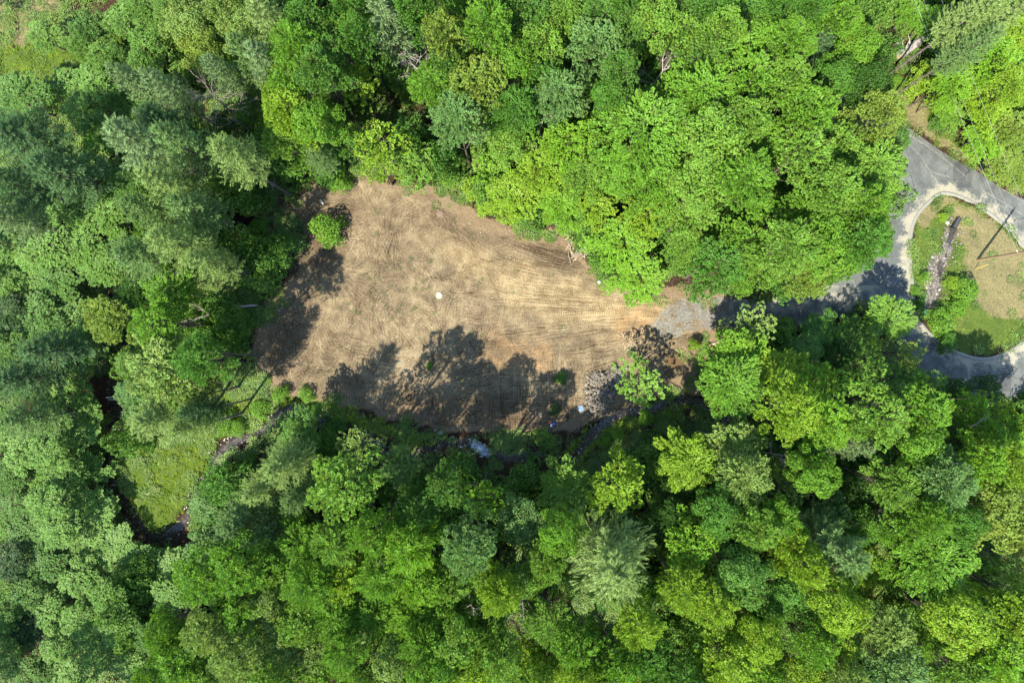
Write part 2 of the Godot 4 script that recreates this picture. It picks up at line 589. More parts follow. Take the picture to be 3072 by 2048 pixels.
		if k > 0.0:
			var s := ng * 0.8 + nf * 0.3
			r = lerpf(r, 74.0 + 62.0 * s, k)
			g = lerpf(g, 62.0 + 60.0 * s, k)
			b = lerpf(b, 48.0 + 56.0 * s, k)
		rgb_out[i * 3] = clampi(int(r), 0, 255)
		rgb_out[i * 3 + 1] = clampi(int(g), 0, 255)
		rgb_out[i * 3 + 2] = clampi(int(b), 0, 255)
		relief[i] = clampi(int(hgt), 0, 255)
	var gm := StandardMaterial3D.new()
	gm.albedo_texture = ImageTexture.create_from_image(Image.create_from_data(TEX_W, TEX_H, false, Image.FORMAT_RGB8, rgb_out))
	gm.heightmap_enabled = true
	gm.heightmap_texture = ImageTexture.create_from_image(Image.create_from_data(TEX_W, TEX_H, false, Image.FORMAT_L8, relief))
	gm.heightmap_scale = 6.0
	gm.roughness = 0.95
	gm.metallic_specular = 0.2
	gm.texture_repeat = false
	gm.albedo_color = toned(Color(0.68, 0.69, 0.71))
	structure("ground", ground_mesh(), gm)

	build_road()
	# water
	var wm := StandardMaterial3D.new()
	wm.albedo_color = Color(0.16, 0.14, 0.09, 0.52)
	wm.transparency = BaseMaterial3D.TRANSPARENCY_ALPHA
	wm.roughness = 0.14
	wm.metallic_specular = 0.4
	wm.heightmap_enabled = true
	wm.heightmap_texture = noise_tex(0.02, Color.BLACK, Color.WHITE, 256, 3, 44)
	wm.heightmap_scale = 1.5
	wm.uv1_triplanar = true
	wm.uv1_world_triplanar = true
	wm.uv1_scale = Vector3.ONE * 0.45
	structure("stream_water", ribbon(stream, 0.62, -0.54), wm)
	structure("ditch_water", ribbon(smooth_path(ditch_line), 0.4, -0.36), wm)

func ribbon(path: PackedVector2Array, half: float, y: float) -> ArrayMesh:
	var b := Buf.new()
	for i in path.size() - 1:
		var d := (path[i + 1] - path[maxi(i - 1, 0)]).normalized()
		var e := (path[mini(i + 2, path.size() - 1)] - path[i]).normalized()
		var wide := half * (1.6 if path[i].x < -46.0 else 1.0)
		var n := Vector2(-d.y, d.x) * wide
		var m := Vector2(-e.y, e.x) * wide
		b.quad(Vector3(path[i].x - n.x, y, path[i].y - n.y), Vector3(path[i].x + n.x, y, path[i].y + n.y), Vector3(path[i + 1].x + m.x, y, path[i + 1].y + m.y), Vector3(path[i + 1].x - m.x, y, path[i + 1].y - m.y))
	return b.mesh()

func ground_mesh() -> ArrayMesh:
	var b := Buf.new()
	var nx := 361
	var nz := 241
	for j in nz:
		var z := -HALF_Z + 2.0 * HALF_Z * j / (nz - 1)
		for i in nx:
			var x := -HALF_X + 2.0 * HALF_X * i / (nx - 1)
			b.v.append(Vector3(x, ground_y(x * 0.9999, z * 0.9999), z))
			b.uv.append(Vector2(float(i) / (nx - 1), float(j) / (nz - 1)))
			b.c.append(Color.WHITE)
	for j in nz - 1:
		for i in nx - 1:
			var k := j * nx + i
			b.ix.append_array(PackedInt32Array([k, k + 1, k + nx + 1, k, k + nx + 1, k + nx]))
	# the land goes on round the surveyed sheet
	var far := 260.0
	var k := b.v.size()
	for q in [[-far, -far, -HALF_X, far], [HALF_X, -far, far, far], [-HALF_X, -far, HALF_X, -HALF_Z], [-HALF_X, HALF_Z, HALF_X, far]]:
		b.v.append_array(PackedVector3Array([Vector3(q[0], -0.02, q[1]), Vector3(q[2], -0.02, q[1]), Vector3(q[2], -0.02, q[3]), Vector3(q[0], -0.02, q[3])]))
		for u in [Vector2(0.16, 0.86), Vector2(0.2, 0.86), Vector2(0.2, 0.9), Vector2(0.16, 0.9)]:
			b.uv.append(u)
			b.c.append(Color.WHITE)
		b.ix.append_array(PackedInt32Array([k, k + 1, k + 2, k, k + 2, k + 3]))
		k += 4
	return b.mesh()

func build_road() -> void:
	# asphalt, its own texture in metres from (25, -34)
	var w := 1024
	var h := 1024
	var span := 46.0
	var o := Vector2(25.0, -34.0)
	var edge := smooth_path(island_edge, 0.25)
	var sand_far := far_grid(edge, 4.0)
	var grit := noise_full(0.9, 31, 1, w, h, FastNoiseLite.TYPE_VALUE)
	var mid := noise_full(0.02, 32, 4, w, h)
	var fin := noise_full(0.12, 33, 3, w, h)
	var fin2 := noise_full(0.008, 34, 3, w, h)
	var lines := PackedByteArray()
	lines.resize(w * h)
	lines.fill(0)
	var per := w / span
	for l in [[2705, 416, 2757, 462, 2783, 501, 2800, 530, 2822, 553], [2948, 570, 3000, 600, 3072, 645], [2690, 590, 2710, 620], [2870, 610, 2930, 660], [2660, 440, 2700, 520, 2750, 590], [2900, 480, 3000, 560, 3100, 620], [2985, 600, 3060, 665], [2720, 400, 2800, 450, 2900, 530], [2780, 500, 2810, 520, 2850, 530], [2560, 840, 2600, 930], [2830, 1075, 2900, 1100, 2990, 1090], [2880, 1085, 2960, 1105, 3040, 1085]]:
		var q := smooth_path(l, 0.04)
		for p in q:
			var x := int((p.x - o.x) * per)
			var y := int((p.y - o.y) * per)
			if x > 1 and y > 1 and x < w - 3 and y < h - 3:
				lines[y * w + x] = 200
				lines[(y + 1) * w + x] = 150
	var out := PackedByteArray()
	out.resize(w * h * 3)
	for y in h:
		var z := o.y + (y + 0.5) / per
		for x in w:
			var i := y * w + x
			var s := (grit[i] / 255.0 - 0.5) * 26.0 + (mid[i] / 255.0 - 0.5) * 44.0 + (fin[i] / 255.0 - 0.5) * 14.0
			var r := 110.0 + s
			var g := 113.0 + s
			var b := 111.0 + s
			var d := sand_far[low_at(o.x + (x + 0.5) / per, z)]
			var k := clampf((1.25 - d * 0.85 + (mid[i] / 255.0 - 0.5) * 2.4 + (fin[i] / 255.0 - 0.5) * 1.1) * 1.2, 0.0, 0.85)
			k = maxf(k, lines[i] / 255.0 * (fin[i] / 255.0 + 0.25))
			# drive: dusted with sand
			if o.x + x / per < 47.0 and z > -7.0:
				k = maxf(k, clampf(mid[i] / 255.0 * 2.2 - 0.75, 0.0, 0.7))
			# dark sealed cracks and repair patches
			var cr := absf(fin2[i] / 255.0 - 0.5)
			if cr < 0.012 and mid[i] > 118:
				s -= 26.0
				r -= 26.0
				g -= 26.0
				b -= 26.0
			var wx := o.x + (x + 0.5) / per
			if wx > 55.2 and wx < 57.6 and z > -22.4 and z < -19.2 or wx > 40.0 and wx < 43.5 and z > -5.2 and z < -2.6 or wx > 58.0 and wx < 62.5 and z > 4.0 and z < 6.2:
				r -= 16.0
				g -= 16.0
				b -= 14.0
			r = lerpf(r, 178.0 + s * 0.6, k)
			g = lerpf(g, 170.0 + s * 0.6, k)
			b = lerpf(b, 148.0 + s * 0.6, k)
			out[i * 3] = clampi(int(r), 0, 255)
			out[i * 3 + 1] = clampi(int(g), 0, 255)
			out[i * 3 + 2] = clampi(int(b), 0, 255)
	var m := StandardMaterial3D.new()
	m.albedo_texture = ImageTexture.create_from_image(Image.create_from_data(w, h, false, Image.FORMAT_RGB8, out))
	m.albedo_color = toned(Color(0.77, 0.78, 0.78))
	m.roughness = 0.9
	m.metallic_specular = 0.3
	m.texture_repeat = false
	m.heightmap_enabled = true
	m.heightmap_texture = ImageTexture.create_from_image(Image.create_from_data(w, h, false, Image.FORMAT_L8, grit))
	m.heightmap_scale = 1.2
	var b := Buf.new()
	for flat in [road_north, road_south]:
		var p := outline(flat)
		var ids := Geometry2D.triangulate_polygon(p)
		var k := b.v.size()
		for q in p:
			b.v.append(Vector3(q.x, 0.02, q.y))
			b.uv.append((q - o) / span)
			b.c.append(Color.WHITE)
		for i in ids:
			b.ix.append(k + i)
	structure("road", b.mesh(), m)
	# low asphalt kerb round the island
	var kb := Buf.new()
	var sect := [Vector2(-0.24, 0.0), Vector2(-0.12, 0.09), Vector2(0.1, 0.10), Vector2(0.24, -0.02)]
	for i in edge.size() - 1:
		var d := (edge[i + 1] - edge[maxi(i - 1, 0)]).normalized()
		var e := (edge[mini(i + 2, edge.size() - 1)] - edge[i]).normalized()
		for s in 3:
			var q := []
			for c in [[edge[i], d, sect[s]], [edge[i], d, sect[s + 1]], [edge[i + 1], e, sect[s + 1]], [edge[i + 1], e, sect[s]]]:
				var n := Vector2(-(c[1] as Vector2).y, (c[1] as Vector2).x)
				var pos: Vector2 = c[0] + n * (c[2] as Vector2).x
				q.append(Vector3(pos.x, 0.022 + (c[2] as Vector2).y, pos.y))
			kb.quad(q[0], q[1], q[2], q[3])
	structure("kerb", kb.mesh(), surface_mat(Color(0.54, 0.54, 0.51), 0.9, noise_tex(0.05, Color(0.7, 0.7, 0.68), Color(1, 1, 1), 256, 4, 8), 0.6))

# ---------------------------------------------------------------- trees
var protos := {}
var lobe_warm := 0.0

func sphere_dir(low: float) -> Vector3:
	var y := rr(low, 1.0)
	var t := rr(0, TAU)
	var s := sqrt(maxf(0.0, 1.0 - y * y))
	return Vector3(cos(t) * s, y, sin(t) * s)

# A broadleaf crown: lobes round the limbs, tufts of leaves on the lobes. Returns [crown, trunk, height].
func broad_tree(sd: int, o: Dictionary) -> Array:
	rng.seed = sd
	var crown := Buf.new()
	var wood := Buf.new()
	var radius: float = o.r
	var height: float = o.h
	var lobes := []
	var n: int = o.lobes
	var turn_a := rr(0, TAU)
	var turn_b := rr(0, TAU)
	for i in n:
		var f := (i + 0.6) / n
		var a := i * 2.39996 + rr(-0.35, 0.35)
		var r := radius * 0.82 * sqrt(f) * rr(0.8, 1.16) * (1.0 + 0.17 * sin(2.0 * a + turn_a) + 0.13 * sin(3.0 * a + turn_b))
		var lr: float = radius * rr(0.8, 1.25) * o.get("lobe", 0.24)
		var y: float = height - lr * 0.9 - radius * o.dome * pow(r / radius, 2.0) + rr(-0.9, 0.4)
		if i % 5 == 4:
			y -= radius * 0.5
		lobes.append([Vector3(cos(a) * r, y, sin(a) * r), lr])
	for i in n:
		var lc: Vector3 = lobes[i][0]
		var lr: float = lobes[i][1]
		var lob_tint := rr(0.8, 1.2)
		lobe_warm = rr(-0.12, 0.2)
		var own := PackedVector3Array()
		var count: int = int(o.tufts * pow(lr / (radius * o.get("lobe", 0.24)), 2.0))
		for k in count:
			var dir := sphere_dir(-0.35)
			var p := lc + dir * Vector3(1, 0.8, 1) * lr * rr(0.6, 1.2)
			var hidden := false
			for j in n:
				if j != i and (p - lobes[j][0]).length() < lobes[j][1] * 0.72:
					hidden = true
					break
			for q in own:
				if (p - q).length_squared() < pow(o.tuft * 1.25, 2.0):
					hidden = true
					break
			if hidden:
				continue
			own.append(p)
			tuft(crown, p, (dir + Vector3(p.x, 0, p.z).normalized() * 0.35).normalized(), o, lob_tint * rr(0.68, 1.32))
	# trunk and limbs
	var bend := Vector3(rr(-0.5, 0.5), 0, rr(-0.5, 0.5))
	var stem := PackedVector3Array()
	var rad := PackedFloat32Array()
	for i in 7:
		var t := i / 6.0
		stem.append(Vector3(0, -0.4 + t * height * 0.86, 0) + bend * sin(t * 3.0))
		rad.append(lerpf(radius * 0.062, 0.04, pow(t, 0.8)) * (1.35 if i == 0 else 1.0))
	wood.tube(stem, rad, 7)
	for i in n:
		if i % 3 == 0:
			var t := rr(0.45, 0.85)
			var from := stem[int(t * 6)]
			var to: Vector3 = lobes[i][0]
			var mid := from.lerp(to, 0.5) + Vector3(0, rr(-0.2, 0.7), 0)
			wood.tube(PackedVector3Array([from, mid, to, to.lerp(to + (to - mid), 0.5)]), PackedFloat32Array([0.085, 0.06, 0.035, 0.012]), 5)
	return [crown.mesh(), wood.mesh(), height, radius]

func tuft(b: Buf, p: Vector3, dir: Vector3, o: Dictionary, tint: float) -> void:
	var count: int = o.leaves
	var tr: float = o.tuft * rr(0.75, 1.3)
	var sx := dir.cross(Vector3(0.2, 0.9, 0.3)).normalized()
	var sy := dir.cross(sx).normalized()
	var along: float = o.get("spray", 0.0)
	var lead := Vector3(p.x, 0, p.z)
	lead = (lead.normalized() + Vector3(rr(-0.4, 0.4), rr(0.1, 0.5), rr(-0.4, 0.4))).normalized()
	var warm: float = lobe_warm + maxf(0.0, rr(-1.0, 1.0)) * o.get("warm", 0.25)
	for i in count:
		var t := rr(0, TAU)
		var q := sqrt(rng.randf())
		var off: Vector3
		var d: Vector3
		if along > 0.0:
			var s := (i + 0.5) / count
			off = lead * along * (s - 0.3) + (sx * cos(t) + sy * sin(t)) * tr * 0.62 * (1.05 - s) + Vector3(0, -0.10 * s, 0)
			d = (lead * 0.9 + sx * cos(t) * 0.7 + sy * sin(t) * 0.5).normalized()
		else:
			off = (sx * cos(t) + sy * sin(t)) * tr * q + dir * tr * 0.6 * (1.0 - q * q)
			d = (sx * cos(t) + sy * sin(t) + dir * rr(-0.1, 0.5) + Vector3(0, rr(-0.35, 0.1), 0)).normalized()
		var nn := (dir * 0.2 + Vector3(0, 1.0, 0) + Vector3(rr(-0.75, 0.75), rr(-0.1, 0.3), rr(-0.75, 0.75))).normalized()
		var g := tint * rr(0.72, 1.28)
		var w := warm * rr(0.4, 1.0)
		b.leaf(p + off, d, nn, o.leaf * rr(0.75, 1.2), o.leaf * rr(0.55, 0.85), Color(g * (1.0 + w), g * (1.0 + 0.12 * w), g * (1.0 - 0.3 * w)))

# A white pine: whorls of upswept branches with plumes of needles.
func pine_tree(sd: int, height: float, radius: float, low: float, whorls: int, dense := 1.0) -> Array:
	rng.seed = sd
	var crown := Buf.new()
	var wood := Buf.new()
	var stem := PackedVector3Array()
	var rad := PackedFloat32Array()
	var bend := Vector3(rr(-0.3, 0.3), 0, rr(-0.3, 0.3))
	for i in 9:
		var t := i / 8.0
		stem.append(Vector3(0, -0.4 + t * (height + 0.2), 0) + bend * sin(t * 3.1))
		rad.append(lerpf(0.27, 0.02, pow(t, 0.85)) * (1.3 if i == 0 else 1.0))
	wood.tube(stem, rad, 8)
	# bare dead stubs below the crown
	for i in 16:
		var y := height * rr(low * 0.45, low)
		var a := rr(0, TAU)
		var l := rr(0.6, 2.2)
		var from := Vector3(0, y, 0)
		wood.tube(PackedVector3Array([from, from + Vector3(cos(a) * l * 0.6, rr(-0.1, 0.2), sin(a) * l * 0.6), from + Vector3(cos(a) * l, rr(-0.5, 0.3), sin(a) * l)]), PackedFloat32Array([0.045, 0.03, 0.01]), 4)
	for w in whorls:
		var f := float(w) / (whorls - 1)
		var y := height * lerpf(low, 0.97, f)
		var reach := radius * (pow(1.0 - f, 0.62) * 0.94 + 0.06)
		if f < 0.18:
			reach *= 0.72 + f * 1.5
		var count := 6 if f < 0.8 else 5
		for k in count:
			var a := TAU * k / count + w * 0.77 + rr(-0.3, 0.3)
			var l := reach * rr(0.7, 1.15)
			var out := Vector3(cos(a), 0, sin(a))
			var rise := lerpf(0.05, 0.9, f) + rr(-0.12, 0.15)
			var side := Vector3(-out.z, 0, out.x)
			var pts := PackedVector3Array()
			for i in 4:
				var s := i / 3.0
				pts.append(Vector3(0, y, 0) + out * l * s + Vector3(0, l * (rise * s * 0.45 + 0.32 * s * s), 0) + side * l * 0.1 * s * s * (1 if k % 2 else -1))
			wood.tube(pts, PackedFloat32Array([0.035, 0.025, 0.014, 0.006]), 4, Color(0.5, 0.5, 0.5))
			var branch_tint := rr(0.8, 1.2)
			var plumes := int((8 + l * 5.4) * dense)
			for i in plumes:
				var s := lerpf(0.16, 1.04, (i + rng.randf()) / plumes)
				var base := pts[0].lerp(pts[1], s * 3.0) if s < 0.333 else (pts[1].lerp(pts[2], s * 3.0 - 1.0) if s < 0.667 else pts[2].lerp(pts[3], s * 3.0 - 2.0))
				var spread := l * 0.19 * (1.15 - absf(s - 0.55))
				var off := rr(-1, 1)
				var p := base + side * spread * off + Vector3(0, rr(-0.08, 0.18), 0)
				var pd := (out * rr(0.6, 1.0) + side * off * 0.8 + Vector3(0, rr(0.25, 0.7), 0)).normalized()
				plume(crown, p, pd, branch_tint * rr(0.8, 1.2))
	for i in 6:
		plume(crown, Vector3(rr(-0.15, 0.15), height - rr(0.0, 0.5), rr(-0.15, 0.15)), sphere_dir(0.5), 1.15)
	return [crown.mesh(), wood.mesh(), height, radius]

func plume(b: Buf, p: Vector3, d: Vector3, tint: float) -> void:
	var sx := d.cross(Vector3(0.3, 0.2, 0.9)).normalized()
	var sy := d.cross(sx).normalized()
	var long := rr(0.45, 0.7)
	for i in 20:
		var s := (i + 0.5) / 20.0
		var t := i * 2.4 + rr(-0.4, 0.4)
		var o := sx * cos(t) + sy * sin(t)
		var nd := (d * 0.85 + o * rr(0.5, 0.95) + Vector3(0, 0.1, 0)).normalized()
		var g := tint * rr(0.75, 1.25) * lerpf(0.9, 1.15, s)
		b.needle(p + d * long * (s - 0.4), nd, o.cross(nd).normalized(), rr(0.2, 0.34), 0.05, Color(g, g, g * rr(0.85, 1.05)))

func bare_tree(sd: int, height: float, spread: float, forks: int) -> ArrayMesh:
	rng.seed = sd
	var b := Buf.new()
	var lean := Vector3(rr(-0.1, 0.1), 1, rr(-0.1, 0.1)).normalized()
	var stem := PackedVector3Array()
	var rad := PackedFloat32Array()
	for i in 6:
		var t := i / 5.0
		stem.append(lean * height * 0.95 * t + Vector3(rr(-0.15, 0.15), -0.3 if i == 0 else 0.0, rr(-0.15, 0.15)))
		rad.append(lerpf(0.13, 0.02, t))
	b.tube(stem, rad, 6)
	for i in forks:
		var t := rr(0.4, 0.98)
		var k := int(t * 5)
		var from := stem[k].lerp(stem[mini(k + 1, 5)], t * 5 - k)
		var a := i * 2.4 + rr(-0.5, 0.5)
		var l := spread * rr(0.5, 1.1) * (1.25 - t * 0.6)
		twig(b, from, (Vector3(cos(a), rr(0.25, 0.9), sin(a))).normalized(), l, 0.04, 2)
	return b.mesh()

func twig(b: Buf, from: Vector3, dir: Vector3, l: float, r: float, depth: int) -> void:
	var mid := from + dir * l * 0.5 + Vector3(rr(-0.1, 0.1), rr(-0.05, 0.15), rr(-0.1, 0.1)) * l
	var tip := from + dir * l + Vector3(0, rr(-0.1, 0.2) * l, 0)
	b.tube(PackedVector3Array([from, mid, tip]), PackedFloat32Array([r, r * 0.7, r * 0.3]), 4, Color.WHITE, false)
	if depth == 0:
		return
	for i in 4:
		var t := rr(0.3, 0.95)
		var p := from.lerp(mid, t * 2.0) if t < 0.5 else mid.lerp(tip, t * 2.0 - 1.0)
		var d := (dir + Vector3(rr(-0.9, 0.9), rr(-0.2, 0.6), rr(-0.9, 0.9))).normalized()
		twig(b, p, d, l * rr(0.35, 0.6), r * 0.55, depth - 1)

func make_protos() -> void:
	var tufty := {"r": 4.6, "h": 18.0, "lobes": 46, "lobe": 0.205, "dome": 0.5, "tufts": 46, "leaves": 24, "leaf": 0.23, "tuft": 0.32, "spray": 0.42, "warm": 0.3}
	var round_ := {"r": 4.6, "h": 18.0, "lobes": 40, "lobe": 0.22, "dome": 0.45, "tufts": 46, "leaves": 24, "leaf": 0.25, "tuft": 0.33, "warm": 0.3}
	var open_ := {"r": 4.4, "h": 17.0, "lobes": 38, "lobe": 0.21, "dome": 0.6, "tufts": 34, "leaves": 24, "leaf": 0.26, "tuft": 0.36, "spray": 0.5, "warm": 0.35}
	var spray := {"r": 4.8, "h": 18.0, "lobes": 40, "lobe": 0.20, "dome": 0.6, "tufts": 42, "leaves": 26, "leaf": 0.22, "tuft": 0.30, "spray": 0.8, "warm": 0.2}
	var fine := {"r": 3.4, "h": 12.5, "lobes": 36, "lobe": 0.21, "dome": 0.6, "tufts": 48, "leaves": 24, "leaf": 0.19, "tuft": 0.27, "spray": 0.4, "warm": 0.12}
	var thin := {"r": 3.6, "h": 13.0, "lobes": 26, "lobe": 0.21, "dome": 0.7, "tufts": 13, "leaves": 20, "leaf": 0.24, "tuft": 0.36, "spray": 0.4, "warm": 0.4}
	var bush := {"r": 1.9, "h": 2.7, "lobes": 22, "lobe": 0.25, "dome": 0.75, "tufts": 30, "leaves": 18, "leaf": 0.16, "tuft": 0.19, "warm": 0.2}
	protos = {
		"m": [broad_tree(11, tufty), broad_tree(12, round_), broad_tree(13, open_), broad_tree(14, tufty), broad_tree(15, spray)],
		"s": [broad_tree(21, spray), broad_tree(22, spray)],
		"f": [broad_tree(31, fine), broad_tree(32, fine), broad_tree(33, fine)],
		"t": [broad_tree(41, thin), broad_tree(42, thin)],
		"g": [broad_tree(51, bush), broad_tree(52, bush)],
		"p": [pine_tree(61, 21.0, 4.0, 0.46, 15), pine_tree(62, 20.0, 3.6, 0.40, 14), pine_tree(63, 22.0, 4.4, 0.5, 15)],
		"P": [pine_tree(71, 21.0, 4.8, 0.40, 17, 1.15)],
	}
	var tones := {
		"d": Color(0.055, 0.150, 0.020), "m": Color(0.105, 0.270, 0.034), "M": Color(0.130, 0.295, 0.048), "b": Color(0.160, 0.355, 0.032), "B": Color(0.195, 0.385, 0.050), "y": Color(0.255, 0.440, 0.034), "Y": Color(0.210, 0.435, 0.034),
		"o": Color(0.225, 0.345, 0.052), "l": Color(0.240, 0.380, 0.085), "n": Color(0.165, 0.325, 0.090), "u": Color(0.128, 0.268, 0.054),
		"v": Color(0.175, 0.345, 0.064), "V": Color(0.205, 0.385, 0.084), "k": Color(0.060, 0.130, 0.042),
		"P": Color(0.205, 0.350, 0.115), "Q": Color(0.300, 0.440, 0.135), "R": Color(0.105, 0.215, 0.080), "S": Color(0.250, 0.385, 0.165),
	}
	for k in tones:
		var c: Color = tones[k]
		leaf_mats[k] = leaf_mat(c, Color(0.55, 0.55, 0.22) if k in "PQRS" else Color(0.92, 0.90, 0.30))

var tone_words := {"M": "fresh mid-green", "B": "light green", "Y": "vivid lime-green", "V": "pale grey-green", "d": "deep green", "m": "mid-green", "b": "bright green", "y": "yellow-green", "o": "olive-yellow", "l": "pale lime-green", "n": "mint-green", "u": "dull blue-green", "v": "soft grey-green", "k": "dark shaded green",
	"P": "grey-green", "Q": "pale yellowish", "R": "dark blue-green", "S": "silvery green"}
var kind_words := {"m": "tufted broadleaf tree", "s": "layered broadleaf tree", "f": "fine-leaved tree", "t": "thin-leaved open tree", "g": "bush", "p": "pine", "P": "star-shaped pine"}
var kind_names := {"m": "broadleaf_tree", "s": "layered_tree", "f": "fine_leaved_tree", "t": "open_crowned_tree", "g": "bush", "p": "pine_tree", "P": "pine_tree"}
var kind_heights := {"m": 20.5, "s": 20.5, "f": 6.2, "t": 13.0, "g": 2.6, "p": 22.0, "P": 24.0}

# Things that stand out, as [x, y, words]; trees that look alike are told apart by them.
var landmarks := [
	[1007, 678, "the pale round lid"], [1375, 890, "the grey stone heap"], [1325, 552, "the root heap"], [743, 528, "the lone round bush"], [2250, 596, "the utility pole"],
	[2190, 522, "the black culvert"], [1400, 1290, "the big star-shaped pine"], [1917, 1263, "the smaller star-shaped pine"], [1506, 167, "the white bare tree"], [2095, 115, "the fallen grey log"],
	[938, 110, "the grey snag"], [490, 240, "the dark bare snag"], [360, 1150, "the grassy stream bend"], [1196, 1383, "the leafless grey crown"], [1470, 305, "the huge layered maple"],
	[1550, 828, "the muddy puddle"], [255, 905, "the logs across the stream"], [2230, 740, "the traffic island lawn"], [1780, 700, "the asphalt drive"], [40, 40, "the top left corner"],
	[20, 1548, "the bottom left corner"], [2332, 1548, "the bottom right corner"], [2332, 20, "the top right corner"], [640, 1548, "the bottom edge's left third"], [20, 640, "the middle of the left edge"],
]
var ordinals := ["nearest", "second nearest", "third nearest", "fourth nearest", "fifth nearest", "sixth nearest", "seventh nearest", "eighth nearest", "ninth nearest", "tenth nearest", "eleventh nearest", "twelfth nearest"]
var ways := ["right of", "below right of", "below", "below left of", "left of", "above left of", "above", "above right of"]

func plant(e: Array, label := "") -> Node3D:
	# e: [x, y, crown radius, kind, tone, height?] in the 2352-pixel view
	var kind: String = e[3]
	var pick: Array = protos[kind]
	var p: Array = pick[rng.randi() % pick.size()]
	var h: float = e[5] if e.size() > 5 else kind_heights[kind] * (rr(0.75, 1.25) if kind == "f" else rr(0.88, 1.12))
	var mid := h * (0.74 if kind in "pP" else 0.8)
	var w := at(e[0] * 1.30612, e[1] * 1.30612, mid)
	var r: float = e[2] * 1.30612 / 24.0 * (1.0 - mid / EYE) * (1.0 if kind == "g" else (1.08 if kind == "f" else (1.1 if e[0] > 1900 and e[1] < 800 else 1.18)))
	var root := thing(kind_names[kind], label, "bush" if kind == "g" else "tree", Vector3(w.x, ground_y(w.x, w.z) - 0.05, w.z), "bushes" if kind == "g" else ("pines" if kind in "pP" else "broadleaf trees of the woods"))
	root.scale = Vector3(r / p[3], h / p[2], r / p[3])
	root.rotation.y = rr(0, TAU)
	part("trunk" if kind != "g" else "stem", p[1], bark_pine if kind in "pP" else bark, root)
	part("crown", p[0], leaf_mats[e[4]], root)
	return root

var bark: StandardMaterial3D
var bark_pine: StandardMaterial3D

func tree_labels(list: Array) -> PackedStringArray:
	var out := PackedStringArray()
	out.resize(list.size())
	var bins := {}
	for i in list.size():
		var e: Array = list[i]
		var best := 0
		var bd := 1e9
		for k in landmarks.size():
			var d := Vector2(e[0] - landmarks[k][0], e[1] - landmarks[k][1]).length()
			if d < bd:
				bd = d
				best = k
		var a := atan2(e[1] - landmarks[best][1], e[0] - landmarks[best][0])
		var way := int(round(a / (PI / 4.0)) + 8) % 8
		var key := "%d/%d/%s" % [best, way, e[3]]
		if not bins.has(key):
			bins[key] = []
		bins[key].append([bd, i])
		if bd < 12.0:
			out[i] = "at"
	for key in bins:
		var row: Array = bins[key]
		row.sort()
		var k: PackedStringArray = key.split("/")
		for n in row.size():
			var i: int = row[n][1]
			var e: Array = list[i]
			out[i] = "%s %s, %s %s %s" % [tone_words[e[4]], kind_words[e[3]], "single one" if row.size() == 1 else ordinals[mini(n, 11)], ways[int(k[1])], landmarks[int(k[0])][2]]
	return out

